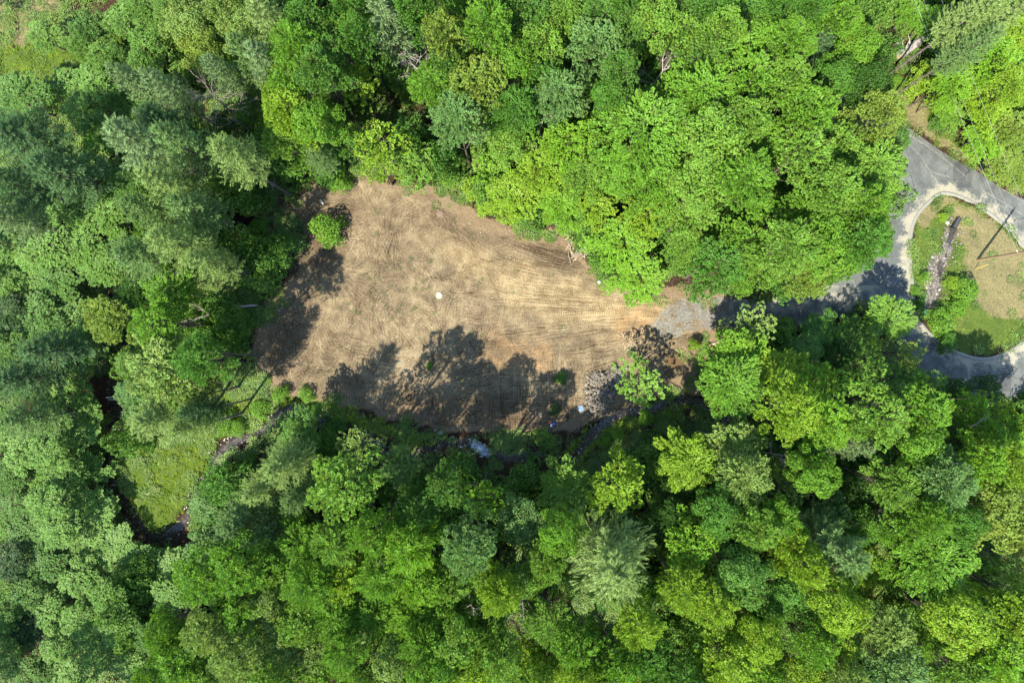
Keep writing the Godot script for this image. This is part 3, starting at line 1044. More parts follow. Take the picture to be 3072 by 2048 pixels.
func build_woods() -> void:
	bark = surface_mat(lin(0.17, 0.145, 0.115), 0.9, noise_tex(0.03, Color(0.45, 0.42, 0.4), Color(1, 1, 1), 128, 3, 5), 0.5)
	bark_pine = surface_mat(lin(0.23, 0.20, 0.185), 0.9, noise_tex(0.03, Color(0.45, 0.42, 0.4), Color(1, 1, 1), 128, 3, 6), 0.5)
	make_protos()
	rng.seed = 77
	# [x, y, crown radius in pixels of the 2352-pixel view, kind, tone, height]
	var list := [
		# upper left: alders, pines, scrub
		[100, 82, 36, "f", "v", 5], [205, 75, 42, "f", "u", 9], [290, 50, 44, "f", "v", 10], [345, 18, 42, "f", "v", 11], [345, 68, 36, "f", "v", 10], [390, 65, 38, "f", "v", 11], [342, 122, 48, "f", "v", 11],
		[240, 128, 42, "f", "v", 9], [188, 108, 32, "f", "v", 8], [440, 60, 48, "m", "l", 15], [520, 18, 48, "m", "l", 15], [470, 112, 44, "m", "o", 14], [560, 72, 44, "m", "l", 15], [512, 172, 38, "p", "S", 18], [570, 128, 44, "p", "P", 19],
		[425, 148, 38, "f", "v"], [55, 228, 62, "f", "u"], [140, 212, 48, "f", "v"], [222, 200, 56, "f", "v"], [300, 186, 38, "p", "S", 17], [302, 236, 42, "f", "v"], [382, 205, 42, "p", "S", 20], [230, 312, 48, "f", "b"],
		[196, 262, 46, "f", "v"], [325, 330, 72, "p", "S", 23], [420, 335, 56, "p", "P", 22], [385, 285, 48, "p", "R", 20], [545, 366, 56, "p", "Q", 22], [62, 322, 80, "p", "R", 18], [135, 395, 66, "p", "R", 18], [38, 425, 60, "p", "R", 18],
		[212, 412, 60, "f", "v"], [298, 412, 44, "f", "u"], [385, 425, 54, "p", "Q", 22], [445, 482, 56, "p", "P", 20], [165, 492, 58, "f", "v"], [255, 498, 50, "f", "v"], [335, 482, 44, "p", "P", 19], [20, 505, 46, "p", "S", 18], [275, 130, 30, "f", "u", 9],
		[400, 20, 40, "f", "v", 12], [480, 62, 36, "m", "l", 14], [10, 300, 46, "p", "R", 16],
		# top middle
		[625, 52, 60, "p", "Q", 22], [612, 152, 50, "p", "S", 21], [722, 52, 50, "m", "m"], [776, 82, 46, "m", "b"], [812, 25, 42, "m", "m"], [690, 122, 50, "m", "b"], [762, 128, 44, "m", "m"], [828, 92, 40, "m", "m"], [888, 50, 56, "p", "S", 23],
		[962, 32, 48, "m", "m"], [1022, 96, 46, "m", "o"], [1062, 20, 44, "m", "b"], [1120, 78, 52, "m", "b"], [680, 192, 54, "m", "b"], [742, 172, 48, "m", "m"], [672, 268, 52, "m", "y"], [821, 197, 46, "t", "y", 14], [735, 292, 48, "m", "b"],
		[735, 362, 34, "p", "P", 13], [872, 330, 50, "t", "y", 13], [872, 388, 36, "t", "y", 10], [998, 202, 50, "m", "b"], [1098, 207, 62, "m", "o"], [1056, 282, 60, "s", "n"], [961, 382, 44, "t", "b", 9], [700, 376, 30, "t", "b", 8], [940, 300, 36, "t", "m", 8],
		[650, 330, 40, "m", "b", 15], [1010, 30, 40, "m", "m"], [1175, 150, 44, "m", "b"], [800, 340, 34, "t", "m", 10], [640, 215, 36, "m", "y", 15], [1030, 160, 36, "m", "m"], [920, 20, 36, "m", "m"],
		[1210, 40, 48, "m", "m"], [1292, 40, 48, "m", "b"], [1243, 117, 52, "m", "b"], [1376, 43, 50, "m", "m"], [1440, 75, 46, "m", "m"], [1360, 118, 56, "m", "n"], [1496, 62, 50, "m", "b"], [1560, 88, 42, "m", "b"], [1602, 143, 52, "m", "m"],
		[1622, 38, 52, "m", "m"], [1700, 44, 56, "m", "m"], [1732, 112, 56, "m", "b"], [1716, 196, 62, "m", "b"], [1250, 192, 42, "m", "m"], [1286, 228, 56, "s", "n"], [1185, 262, 48, "m", "m"], [1420, 180, 40, "m", "m"], [1396, 232, 40, "m", "m"], [1470, 305, 98, "s", "b", 20],
		[1604, 228, 72, "s", "b"], [1625, 328, 66, "m", "b"], [1702, 286, 50, "m", "b"], [1728, 338, 56, "m", "b"], [1303, 335, 56, "m", "y", 15], [1250, 395, 52, "m", "y", 13], [1338, 402, 46, "m", "b", 14], [1180, 458, 56, "m", "y", 9], [1290, 470, 48, "m", "y", 9],
		[1415, 412, 44, "m", "b", 14], [1500, 430, 60, "m", "b", 15], [1600, 432, 60, "m", "b"], [1700, 422, 60, "m", "b"], [1482, 500, 50, "m", "y", 10], [1572, 505, 50, "m", "b", 13], [1130, 400, 40, "t", "y", 7], [1160, 330, 44, "m", "b", 13], [1550, 30, 40, "m", "m"],
		[1650, 90, 44, "m", "b"], [1540, 380, 44, "m", "b", 16], [1440, 20, 40, "m", "m"], [1200, 330, 40, "t", "b", 12], [1370, 480, 46, "m", "y", 9],
		# top right, beside and across the road
		[1800, 112, 50, "m", "b"], [1790, 30, 44, "m", "m"], [1867, 112, 40, "p", "R", 17], [1842, 38, 36, "m", "m"], [1914, 57, 44, "m", "b"], [1951, 122, 48, "m", "b"], [1902, 190, 46, "m", "m"], [1980, 195, 48, "m", "d"], [1800, 192, 42, "m", "b"],
		[1830, 262, 60, "m", "b"], [1910, 256, 36, "p", "R", 14], [2000, 275, 56, "m", "o"], [1905, 332, 50, "m", "b"], [1830, 360, 60, "m", "b"], [1990, 392, 70, "s", "b"], [1890, 442, 60, "m", "b"], [1826, 498, 58, "m", "b"], [1962, 482, 54, "m", "b"],
		[2092, 34, 34, "m", "b", 6], [2138, 50, 34, "m", "b", 6], [2232, 38, 60, "p", "Q", 21], [2308, 34, 50, "p", "Q", 21], [2226, 112, 44, "p", "P", 20], [2182, 190, 50, "m", "y", 10], [2140, 168, 34, "m", "y", 4], [2276, 130, 56, "m", "y", 12], [2322, 92, 44, "m", "y", 12],
		[2312, 200, 48, "m", "y", 12], [2258, 240, 52, "m", "y", 8], [2182, 256, 34, "m", "b", 5], [2262, 312, 50, "m", "y", 5], [2335, 302, 48, "m", "o", 7], [2296, 376, 40, "m", "o", 4], [2345, 392, 36, "m", "o", 4], [2150, 232, 30, "t", "y", 5], [1918, 8, 30, "m", "m", 14], [1850, 300, 36, "m", "m"], [2040, 330, 34, "m", "m", 15],
		# left side
		[25, 572, 52, "f", "v"], [102, 572, 60, "f", "v"], [196, 566, 52, "f", "v"], [42, 636, 58, "f", "v"], [130, 646, 58, "f", "u"], [238, 612, 48, "f", "v"], [328, 592, 60, "p", "P", 20], [408, 560, 62, "p", "Q", 21], [480, 604, 44, "p", "Q", 20],
		[402, 668, 58, "m", "b", 14], [322, 668, 36, "m", "d", 12], [258, 734, 50, "m", "o", 13], [172, 740, 52, "f", "v"], [90, 730, 56, "f", "u"], [18, 722, 48, "f", "k"], [200, 794, 44, "f", "v"], [372, 742, 54, "m", "b", 18], [383, 836, 78, "m", "l", 18],
		[470, 822, 52, "m", "m", 20], [312, 904, 44, "f", "n", 9], [440, 905, 44, "m", "l", 16], [105, 806, 60, "p", "R", 15], [38, 872, 60, "p", "R", 16], [60, 962, 54, "p", "P", 16], [150, 892, 58, "f", "v"], [196, 950, 40, "f", "v", 3.3], [172, 1005, 52, "f", "v", 3.3],
		[362, 962, 62, "p", "Q", 18], [442, 978, 46, "p", "Q", 18], [60, 1035, 56, "f", "v"], [462, 940, 36, "p", "R", 19], [10, 800, 46, "f", "u"], [120, 1040, 46, "f", "v"], [300, 830, 30, "f", "v", 8],
		# bottom left alder wood
		[20, 1090, 44, "f", "u"], [78, 1098, 46, "f", "v"], [148, 1096, 46, "f", "v"], [204, 1078, 40, "f", "v", 3.3], [42, 1158, 46, "f", "u"], [112, 1156, 46, "f", "v"], [188, 1146, 48, "f", "v", 3.3], [228, 1182, 42, "f", "v", 3.3], [276, 1246, 40, "f", "v", 3.3],
		[140, 1216, 46, "f", "v"], [62, 1226, 46, "f", "u"], [204, 1250, 48, "f", "v", 3.3], [30, 1292, 46, "f", "k"], [108, 1292, 46, "f", "u"], [262, 1292, 42, "f", "v", 3.3], [328, 1296, 42, "f", "v", 3.3], [368, 1340, 42, "f", "v", 3.3], [178, 1330, 46, "f", "v"],
		[60, 1362, 46, "f", "u"], [250, 1372, 46, "f", "v"], [316, 1362, 44, "f", "v", 3.3], [396, 1368, 46, "f", "v"], [120, 1400, 46, "f", "v"], [196, 1422, 46, "f", "v"], [276, 1432, 46, "f", "v"], [58, 1452, 46, "f", "k"], [136, 1480, 46, "f", "v"],
		[228, 1494, 46, "f", "v"], [302, 1520, 44, "f", "v"], [166, 1542, 46, "f", "v"], [58, 1532, 46, "f", "u"], [392, 1298, 38, "f", "v", 3.3], [474, 1166, 40, "f", "n"], [10, 1420, 40, "f", "u"], [350, 1460, 40, "f", "u"], [100, 1545, 36, "f", "u"], [8, 965, 40, "f", "v"], [6, 1045, 40, "f", "u"], [4, 1210, 40, "f", "v"], [6, 1350, 40, "f", "v"], [10, 1490, 40, "f", "v"], [8, 650, 40, "f", "v"], [110, 960, 40, "f", "v"], [60, 880, 40, "f", "u"], [462, 1258, 40, "f", "n"],
		[520, 1108, 46, "m", "m", 12], [552, 1196, 62, "p", "P", 18], [604, 1122, 50, "p", "Q", 19], [480, 1312, 58, "m", "b"], [562, 1288, 60, "m", "b"], [494, 1430, 50, "m", "l"], [424, 1500, 58, "m", "b"], [570, 1392, 54, "m", "b"], [560, 1490, 56, "m", "l"],
		[486, 1545, 46, "m", "b"], [390, 1440, 36, "m", "b"], [370, 1545, 40, "m", "b"],
		# bottom middle
		[655, 1066, 58, "p", "Q", 20], [690, 1140, 46, "p", "P", 18], [606, 1226, 50, "p", "P", 18], [795, 1112, 72, "m", "b", 24], [920, 1072, 46, "f", "n", 16], [822, 1022, 42, "t", "l", 11], [690, 1000, 46, "m", "m", 9], [1108, 1143, 44, "t", "y", 17], [1078, 1242, 58, "m", "n", 24],
		[702, 1250, 54, "m", "b"], [782, 1236, 50, "m", "b"], [862, 1212, 50, "m", "b", 24], [942, 1244, 56, "m", "y", 24], [642, 1296, 50, "m", "b"], [720, 1326, 52, "m", "b"], [800, 1312, 52, "m", "y"], [880, 1308, 52, "m", "b"], [968, 1326, 54, "m", "y"],
		[1042, 1330, 46, "m", "b"], [626, 1380, 52, "m", "l"], [702, 1416, 52, "m", "b"], [782, 1396, 52, "m", "b"], [862, 1392, 52, "m", "b"], [948, 1402, 50, "m", "y"], [1022, 1398, 48, "m", "b"], [646, 1474, 54, "m", "l"], [724, 1486, 52, "m", "l"],
		[802, 1478, 48, "m", "b"], [906, 1520, 52, "m", "l"], [976, 1462, 48, "m", "b"], [1052, 1450, 52, "m", "b"], [1116, 1446, 46, "m", "b"], [1146, 1352, 44, "m", "y"], [640, 1545, 50, "m", "b"], [750, 1548, 52, "m", "y"], [1000, 1530, 52, "m", "b"],
		[1080, 1526, 52, "m", "y"], [1150, 1500, 50, "m", "b"], [962, 1176, 48, "m", "m", 21], [1020, 1120, 44, "m", "m", 20], [840, 1545, 40, "m", "b"], [1110, 1300, 38, "m", "b"],
		[1204, 1196, 50, "m", "n", 15], [1294, 1124, 54, "m", "b", 9.5], [1410, 1114, 58, "m", "y"], [1548, 1100, 48, "m", "d", 11], [1576, 1060, 58, "m", "y", 15], [1700, 1092, 56, "m", "l"], [1284, 1212, 46, "m", "b"], [1400, 1290, 104, "P", "Q", 24], [1578, 1246, 56, "m", "y"],
		[1560, 1338, 50, "m", "y"], [1622, 1366, 52, "m", "y"], [1690, 1312, 58, "m", "m"], [1722, 1204, 50, "m", "b"], [1646, 1172, 50, "m", "m"], [1532, 1186, 42, "m", "d", 13], [1250, 1284, 44, "m", "b"], [1204, 1320, 44, "m", "b"], [1262, 1416, 52, "m", "b"],
		[1240, 1496, 54, "m", "y"], [1322, 1466, 52, "m", "b"], [1340, 1545, 46, "m", "y"], [1460, 1420, 48, "m", "y"], [1486, 1486, 50, "m", "m"], [1406, 1516, 48, "m", "b"], [1556, 1545, 46, "m", "m"], [1662, 1492, 58, "m", "y"], [1724, 1446, 48, "m", "y"],
		[1742, 1540, 48, "m", "y"], [1230, 1550, 40, "m", "b"], [1480, 1550, 40, "m", "y"], [1620, 1550, 40, "m", "b"],
		# right of the clearing
		[1428, 562, 58, "m", "y", 9], [1466, 642, 52, "m", "y", 7], [1642, 612, 60, "m", "m", 15], [1580, 566, 44, "m", "b", 12], [1706, 560, 54, "m", "b", 15], [1466, 878, 52, "t", "b", 8], [1724, 748, 50, "t", "l", 9], [1690, 806, 50, "m", "y", 11],
		[1678, 884, 68, "m", "b", 13], [1788, 856, 54, "m", "y", 10], [1560, 1050, 44, "m", "y", 14], [1680, 1026, 58, "m", "l", 15], [1800, 572, 60, "m", "b"], [1882, 560, 60, "m", "b"], [1962, 560, 58, "s", "m"], [1842, 632, 48, "m", "o", 15], [1930, 606, 40, "m", "b", 14],
		[1752, 622, 42, "m", "b", 14], [1690, 640, 36, "m", "b", 12], [2036, 738, 56, "s", "b", 9], [1886, 768, 44, "m", "m", 4], [1842, 808, 44, "m", "m", 5], [1960, 778, 42, "m", "m", 4], [2082, 812, 34, "t", "o", 12], [1872, 892, 58, "m", "y", 10],
		[1988, 846, 44, "t", "b", 9], [2056, 870, 42, "t", "m", 9], [1806, 942, 58, "m", "y"], [1882, 968, 56, "m", "y"], [2000, 952, 60, "m", "b"], [2096, 940, 58, "m", "b"], [2096, 1022, 50, "m", "b"], [1957, 1018, 40, "p", "S", 17], [2222, 946, 44, "m", "y", 12],
		[2294, 946, 34, "t", "y", 12], [2328, 1000, 44, "m", "y", 13], [2254, 1014, 48, "m", "b", 14], [2168, 1010, 44, "m", "d", 14], [2190, 900, 32, "m", "d", 7], [2140, 880, 34, "t", "m", 8], [1930, 820, 36, "m", "d", 6], [2270, 895, 30, "m", "d", 5],
		# bottom right
		[1800, 1122, 48, "t", "l", 15], [1772, 1184, 46, "m", "b"], [1860, 1082, 46, "m", "b"], [1917, 1263, 78, "P", "P", 23], [1992, 1128, 48, "m", "d", 12], [2042, 1110, 48, "m", "b"], [2062, 1200, 52, "m", "b"], [2148, 1102, 58, "m", "n"],
		[2232, 1060, 48, "m", "y"], [2306, 1062, 46, "m", "y"], [2262, 1172, 68, "m", "o"], [2124, 1272, 82, "m", "b"], [1796, 1232, 46, "m", "y"], [1836, 1290, 44, "m", "y"], [1802, 1352, 58, "m", "m"], [1910, 1380, 52, "m", "y"], [1992, 1300, 40, "m", "y", 14],
		[2018, 1440, 56, "s", "l"], [1852, 1462, 50, "m", "b"], [2032, 1526, 68, "m", "n"], [1830, 1545, 50, "m", "y"], [1910, 1474, 46, "m", "y"], [2182, 1416, 66, "m", "y"], [2282, 1404, 60, "m", "y"], [2262, 1486, 58, "m", "y"], [2338, 1470, 50, "m", "y"],
		[2320, 1290, 44, "t", "o", 14], [2196, 1540, 52, "m", "b"], [2340, 1208, 44, "m", "o"], [2336, 1372, 40, "m", "b"], [2150, 1356, 44, "m", "y"], [1920, 1540, 44, "m", "l"], [2300, 1545, 44, "m", "y"], [2110, 1470, 40, "m", "b", 14], [1970, 1200, 40, "m", "m", 14], [2180, 1190, 44, "m", "m"],
		[1900, 1150, 40, "t", "n", 13], [2110, 1180, 40, "m", "b"],
	]
	for e in list:
		if e[4] in "mbyv" and rng.randf() < 0.4:
			e[4] = (e[4] as String).to_upper()
	var labels := tree_labels(list)
	for i in list.size():
		plant(list[i], labels[i])
	# bushes: [x, y, radius, tone, height, label]
	var shrubs := [
		[743, 526, 40, "b", 3.6, "lone dense bright green bush standing in the bare upper left clearing"],
		[776, 412, 26, "b", 2.6, "bright bush against the woods at the top of the clearing"],
		[2199, 648, 19, "y", 1.8, "topmost yellow-green bush of the row on the traffic island"],
		[2224, 668, 34, "b", 2.4, "largest bush of the row on the traffic island"],
		[2208, 708, 26, "b", 2.0, "middle bush on the island, right below the largest one"],
		[2168, 738, 33, "b", 2.4, "broad bush beside the lower end of the island ditch"],
		[2184, 788, 26, "m", 2.0, "lowest bush on the island, close to the curved kerb"],
		[2126, 634, 13, "b", 1.2, "small bush left of the island ditch at its upper end"],
		[2106, 668, 12, "b", 1.0, "tiny bush on the island beside the asphalt edge"],
		[2116, 700, 15, "m", 1.1, "low bush left of the lower island ditch"],
		[2170, 498, 12, "y", 0.9, "small yellow-green bush above the black culvert"],
		[497, 972, 34, "b", 2.2, "bright bush on the inner bank of the stream bend"],
		[540, 985, 22, "b", 1.6, "smaller bright bush along the stream, right of a bigger one"],
		[640, 905, 22, "b", 1.6, "bright bush at the lower left end of the clearing"],
		[596, 940, 24, "b", 1.4, "low bush between the stream and the shaded ground"],
		[700, 905, 20, "b", 1.4, "small bush at the clearing's lower left rim"],
		[1288, 868, 15, "m", 1.0, "green bush in the shade at the clearing's lower edge"],
		[1420, 1000, 16, "b", 1.4, "small bush on the stream bank below the stone heap"],
		[1395, 1015, 13, "b", 1.2, "smallest bush along the stream below the stone heap"],
		[1486, 962, 20, "b", 1.5, "bright bush on the far bank of the stream, under open woods"],
		[1600, 790, 14, "y", 2.4, "yellow sapling bush beside the gravel's lower edge"],
		[1085, 430, 30, "y", 2.2, "loose yellow-green bush among debris above the clearing"],
		[1030, 405, 26, "b", 2.0, "green bush at the wood's edge, left of the loose yellow one"],
		[1120, 470, 28, "y", 2.4, "yellow-green bush right above the clearing's upper rim"],
		[590, 520, 22, "b", 1.5, "green bush in the shade left of the lone round bush"],
		[630, 555, 18, "b", 1.2, "low bush in the shade below left of the lone round bush"],
		[560, 640, 26, "m", 1.6, "bush on the sun-flecked patch under the left pines"],
		[770, 980, 24, "m", 1.6, "dark green bush above the stream, left of the big shadow"],
		[720, 945, 18, "m", 1.3, "green bush on the bank above the stream's upper bow"],
		[985, 840, 9, "m", 0.5, "weed clump on the bare ground at the shadow's edge"],
		[2064, 182, 14, "b", 1.2, "bright bush below the fallen grey log"],
		[2040, 20, 20, "b", 1.6, "bush at the top edge beside the leaf-strewn lane"],
		[2010, 200, 22, "m", 2.0, "dark bush on the left side of the leaf-strewn lane"],
		[2112, 196, 28, "y", 2.4, "wide yellow-green bush right of the roadside leaf litter"],
		[2160, 276, 20, "m", 1.6, "green bush on the outer side of the road bend"],
		[1275, 940, 16, "k", 1.2, "dark low bush in the deep shade near the clearing's lower rim"],
	]
	for s in shrubs:
		plant([s[0], s[1], s[2], "g", s[3], s[4]], s[5])
	# woods outside the frame, one mass
	rng.seed = 99
	var spots := []
	for i in 130:
		var x := rr(-92, 92)
		var z := rr(-66, 66)
		if absf(x) < 61.0 and absf(z) < 41.0 or x > 55.0 and absf(z + 8.0) < 22.0:
			continue
		spots.append(Vector3(x, -0.1, z))
	for k in 3:
		var mm := MultiMesh.new()
		var pp: Array = protos[["m", "f", "m"][k]][k]
		var wood := pp[1] as ArrayMesh
		var both := ArrayMesh.new()
		both.add_surface_from_arrays(Mesh.PRIMITIVE_TRIANGLES, (pp[0] as ArrayMesh).surface_get_arrays(0))
		both.add_surface_from_arrays(Mesh.PRIMITIVE_TRIANGLES, wood.surface_get_arrays(0))
		both.surface_set_material(0, leaf_mats[["b", "v", "m"][k]])
		both.surface_set_material(1, bark)
		mm.transform_format = MultiMesh.TRANSFORM_3D
		mm.mesh = both
		var mine := []
		for i in spots.size():
			if i % 3 == k:
				mine.append(spots[i])
		mm.instance_count = mine.size()
		for i in mine.size():
			mm.set_instance_transform(i, Transform3D(Basis(Vector3.UP, rr(0, TAU)).scaled(Vector3.ONE * rr(0.85, 1.1)), mine[i]))
		var o := MultiMeshInstance3D.new()
		o.name = numbered("surrounding_woods")
		o.multimesh = mm
		add_child(o)
		o.set_meta("kind", "stuff")
		tag(o, ["bright broadleaf woods around the clearing's land", "grey-green alder woods around the clearing's land", "mid-green broadleaf woods around the clearing's land"][k], "woods")

# ---------------------------------------------------------------- objects
func on_ground(px: float, py: float, up := 0.0) -> Vector3:
	var p := at(px, py)
	p.y = ground_y(p.x, p.z) + up
	return p

func rock(sd: int, fineness: int) -> ArrayMesh:
	rng.seed = sd
	var ico := SphereMesh.new()
	ico.radius = 0.5
	ico.height = 1.0
	ico.radial_segments = 6 if fineness == 0 else 9
	ico.rings = 2 if fineness == 0 else 4
	var arr := ico.get_mesh_arrays()
	var v: PackedVector3Array = arr[Mesh.ARRAY_VERTEX]
	var n := FastNoiseLite.new()
	n.seed = sd
	n.frequency = 1.1
	var squash := Vector3(rr(0.8, 1.2), rr(0.55, 0.85), rr(0.75, 1.1))
	for i in v.size():
		var p := v[i]
		v[i] = p * squash * (1.0 + 0.55 * n.get_noise_3dv(p * 1.6)) + Vector3(0, 0.2, 0)
	var b := Buf.new()
	var ids: PackedInt32Array = arr[Mesh.ARRAY_INDEX]
	for i in range(0, ids.size(), 3):
		if (v[ids[i]] - v[ids[i + 1]]).length() > 1e-4 and (v[ids[i + 1]] - v[ids[i + 2]]).length() > 1e-4 and (v[ids[i]] - v[ids[i + 2]]).length() > 1e-4:
			b.tri(v[ids[i]], v[ids[i + 1]], v[ids[i + 2]])
	return b.mesh()

func log_mesh(l: float, r0: float, r1: float, sd: int, stubs := 0) -> ArrayMesh:
	rng.seed = sd
	var b := Buf.new()
	var pts := PackedVector3Array()
	var rad := PackedFloat32Array()
	for i in 6:
		var t := i / 5.0
		pts.append(Vector3((t - 0.5) * l, rr(-0.05, 0.05) * r0, rr(-0.04, 0.04) * l * 0.5))
		rad.append(lerpf(r0, r1, t) * rr(0.92, 1.08))
	b.tube(pts, rad, 9)
	for i in stubs:
		var p := pts[1 + rng.randi() % 4]
		var a := rr(0, PI)
		var d := Vector3(rr(-0.2, 0.7), sin(a), cos(a) * 1.2).normalized()
		b.tube(PackedVector3Array([p, p + d * rr(0.5, 1.0), p + d * rr(1.1, 1.9) + Vector3(0, -0.1, 0)]), PackedFloat32Array([r0 * 0.22, r0 * 0.15, r0 * 0.05]), 5)
	return b.mesh()

func lay_log(called: String, label: String, category: String, x0: float, y0: float, x1: float, y1: float, r0: float, r1: float, mat: Material, sd: int, stubs := 0, lift := 0.0, group := "") -> void:
	var a := on_ground(x0, y0)
	var c := on_ground(x1, y1)
	var o := thing(called, label, category, (a + c) * 0.5 + Vector3(0, r0 * 0.75 + lift, 0), group)
	var d := c - a
	o.rotation.y = -atan2(d.z, d.x)
	part("trunk", log_mesh(d.length(), r0, r1, sd, stubs), mat, o)
	var e := Buf.new()
	e.lathe(PackedVector2Array([Vector2(0.001, 0.0), Vector2(r0 * 0.93, 0.0), Vector2(r0 * 0.95, 0.03)]), 9)
	var cut := part("cut_end", e.mesh(), wood_cut, o)
	cut.rotation.z = PI / 2.0
	cut.position.x = -d.length() * 0.5 - 0.012

var wood_cut: StandardMaterial3D
var stone_mats: Array[StandardMaterial3D] = []

func stone_heap(called: String, label: String, spots: Array, parent_at: Vector3, group := "") -> Node3D:
	# spots: [point, size, boulder?]
	var o := thing(called, label, "stone heap" if spots.size() > 3 else "boulder", parent_at, group)
	for s in spots:
		var pool := boulder_meshes if s[2] else rock_meshes
		var m := part("boulder" if s[2] else "stone", pool[rng.randi() % pool.size()], stone_mats[rng.randi() % stone_mats.size()], o)
		m.position = s[0] - parent_at
		m.scale = Vector3.ONE * s[1] * Vector3(rr(0.85, 1.2), rr(0.7, 1.0), rr(0.85, 1.2))
		m.rotation = Vector3(rr(-0.3, 0.3), rr(0, TAU), rr(-0.3, 0.3))
	return o

func build_objects() -> void:
	rng.seed = 500
	for i in 4:
		rock_meshes.append(rock(600 + i, 0))
		boulder_meshes.append(rock(700 + i, 1))
	var stone_tex := noise_tex(0.035, Color(0.55, 0.54, 0.52), Color(1, 1, 1), 256, 5, 12)
	for c in [lin(0.235, 0.21, 0.17), lin(0.175, 0.16, 0.13), lin(0.30, 0.275, 0.225), lin(0.145, 0.125, 0.10)]:
		stone_mats.append(surface_mat(c, 0.9, stone_tex, 1.7))
	wood_cut = surface_mat(lin(0.50, 0.38, 0.22), 0.85, noise_tex(0.06, Color(0.75, 0.72, 0.68), Color(1, 1, 1), 128, 4, 13), 2.0)
	var grey_wood := surface_mat(lin(0.40, 0.385, 0.36), 0.85, noise_tex(0.05, Color(0.6, 0.59, 0.58), Color(1, 1, 1), 256, 4, 14), 0.8)
	var pale_wood := surface_mat(lin(0.52, 0.43, 0.31), 0.85, noise_tex(0.05, Color(0.65, 0.62, 0.58), Color(1, 1, 1), 256, 4, 15), 0.8)
	var brown_wood := surface_mat(lin(0.24, 0.17, 0.11), 0.9, noise_tex(0.05, Color(0.6, 0.59, 0.58), Color(1, 1, 1), 256, 4, 16), 0.8)
	var white_wood := surface_mat(lin(0.58, 0.56, 0.52), 0.8, noise_tex(0.05, Color(0.6, 0.59, 0.57), Color(1, 1, 1), 256, 4, 17), 0.7)
	var dead_wood := surface_mat(lin(0.30, 0.275, 0.255), 0.9)
	var dark_dead := surface_mat(lin(0.17, 0.14, 0.125), 0.9)

	# round lids over the buried tank
	var concrete := surface_mat(lin(0.36, 0.345, 0.28), 0.85, noise_tex(0.04, Color(0.86, 0.86, 0.84), Color(1, 1, 1), 256, 4, 18), 1.5)
	var lid := thing("manhole_cover", "pale round concrete lid lying on bare dirt amid the clearing", "lid", on_ground(1316.5, 886, -0.02))
	var b := Buf.new()
	b.lathe(PackedVector2Array([Vector2(0.0, 0.10), Vector2(0.34, 0.10), Vector2(0.345, 0.135), Vector2(0.37, 0.15), Vector2(0.385, 0.135), Vector2(0.40, 0.0)]), 28)
	part("disc", b.mesh(), concrete, lid)
	b = Buf.new()
	b.lathe(PackedVector2Array([Vector2(0.44, 0.0), Vector2(0.43, 0.055), Vector2(0.395, 0.06)]), 28)
	part("riser_rim", b.mesh(), surface_mat(lin(0.40, 0.385, 0.33), 0.9), lid)
	b = Buf.new()
	for s in [-1.0, 1.0]:
		b.tube(PackedVector3Array([Vector3(0.2 * s, 0.10, -0.05), Vector3(0.2 * s, 0.125, -0.03), Vector3(0.2 * s, 0.125, 0.03), Vector3(0.2 * s, 0.10, 0.05)]), PackedFloat32Array([0.008, 0.008, 0.008, 0.008]), 5)
		part("lifting_loop", b.mesh(), surface_mat(lin(0.25, 0.22, 0.19), 0.7), lid)
		b = Buf.new()
	var blue := thing("manhole_cover", "blue-grey round lid in the shade left of the stone heap", "lid", on_ground(1742, 1225, -0.02))
	b = Buf.new()
	b.lathe(PackedVector2Array([Vector2(0.0, 0.17), Vector2(0.15, 0.165), Vector2(0.16, 0.15), Vector2(0.30, 0.14), Vector2(0.36, 0.155), Vector2(0.40, 0.14), Vector2(0.41, 0.10)]), 28)
	part("disc", b.mesh(), surface_mat(lin(0.10, 0.17, 0.25), 0.45), blue)
	b = Buf.new()
	b.lathe(PackedVector2Array([Vector2(0.405, 0.115), Vector2(0.385, 0.09), Vector2(0.385, 0.0)]), 28)
	part("riser", b.mesh(), surface_mat(lin(0.20, 0.26, 0.32), 0.6), blue)

	# jugs at the foot of the clearing
	for j in [[1650, 1267, Color(0.55, 0.09, 0.035), "red plastic fuel can in the shade beside a blue jug", 0.5], [1661, 1270, Color(0.04, 0.16, 0.62), "blue plastic jug in the shade beside a red fuel can", 2.1], [1654, 1275, Color(0.75, 0.74, 0.72), "white plastic jug lying between the red can and blue jug", 1.2]]:
		var jug := thing("plastic_jug", j[3], "jug", on_ground(j[0], j[1]), "jugs at the clearing's lower edge")
		jug.rotation.y = j[4]
		var pm := surface_mat((j[2] as Color).linear_to_srgb(), 0.4)
		b = Buf.new()
		for s in [[0.17, 0.11, 0.0, 0.02], [0.19, 0.13, 0.02, 0.22], [0.19, 0.13, 0.22, 0.24]]:
			var q := [Vector3(-s[0], s[2], -s[1]), Vector3(s[0], s[2], -s[1]), Vector3(s[0], s[2], s[1]), Vector3(-s[0], s[2], s[1])]
			for k in 4:
				b.quad(q[k], q[(k + 1) % 4], q[(k + 1) % 4] + Vector3(0, s[3] - s[2], 0), q[k] + Vector3(0, s[3] - s[2], 0))
		b.quad(Vector3(-0.19, 0.24, -0.13), Vector3(0.19, 0.24, -0.13), Vector3(0.12, 0.31, 0.0), Vector3(-0.12, 0.31, 0.0))
		b.quad(Vector3(-0.19, 0.24, 0.13), Vector3(0.19, 0.24, 0.13), Vector3(0.12, 0.31, 0.0), Vector3(-0.12, 0.31, 0.0))
		b.tri(Vector3(0.19, 0.24, -0.13), Vector3(0.19, 0.24, 0.13), Vector3(0.12, 0.31, 0.0))
		b.tri(Vector3(-0.19, 0.24, -0.13), Vector3(-0.19, 0.24, 0.13), Vector3(-0.12, 0.31, 0.0))
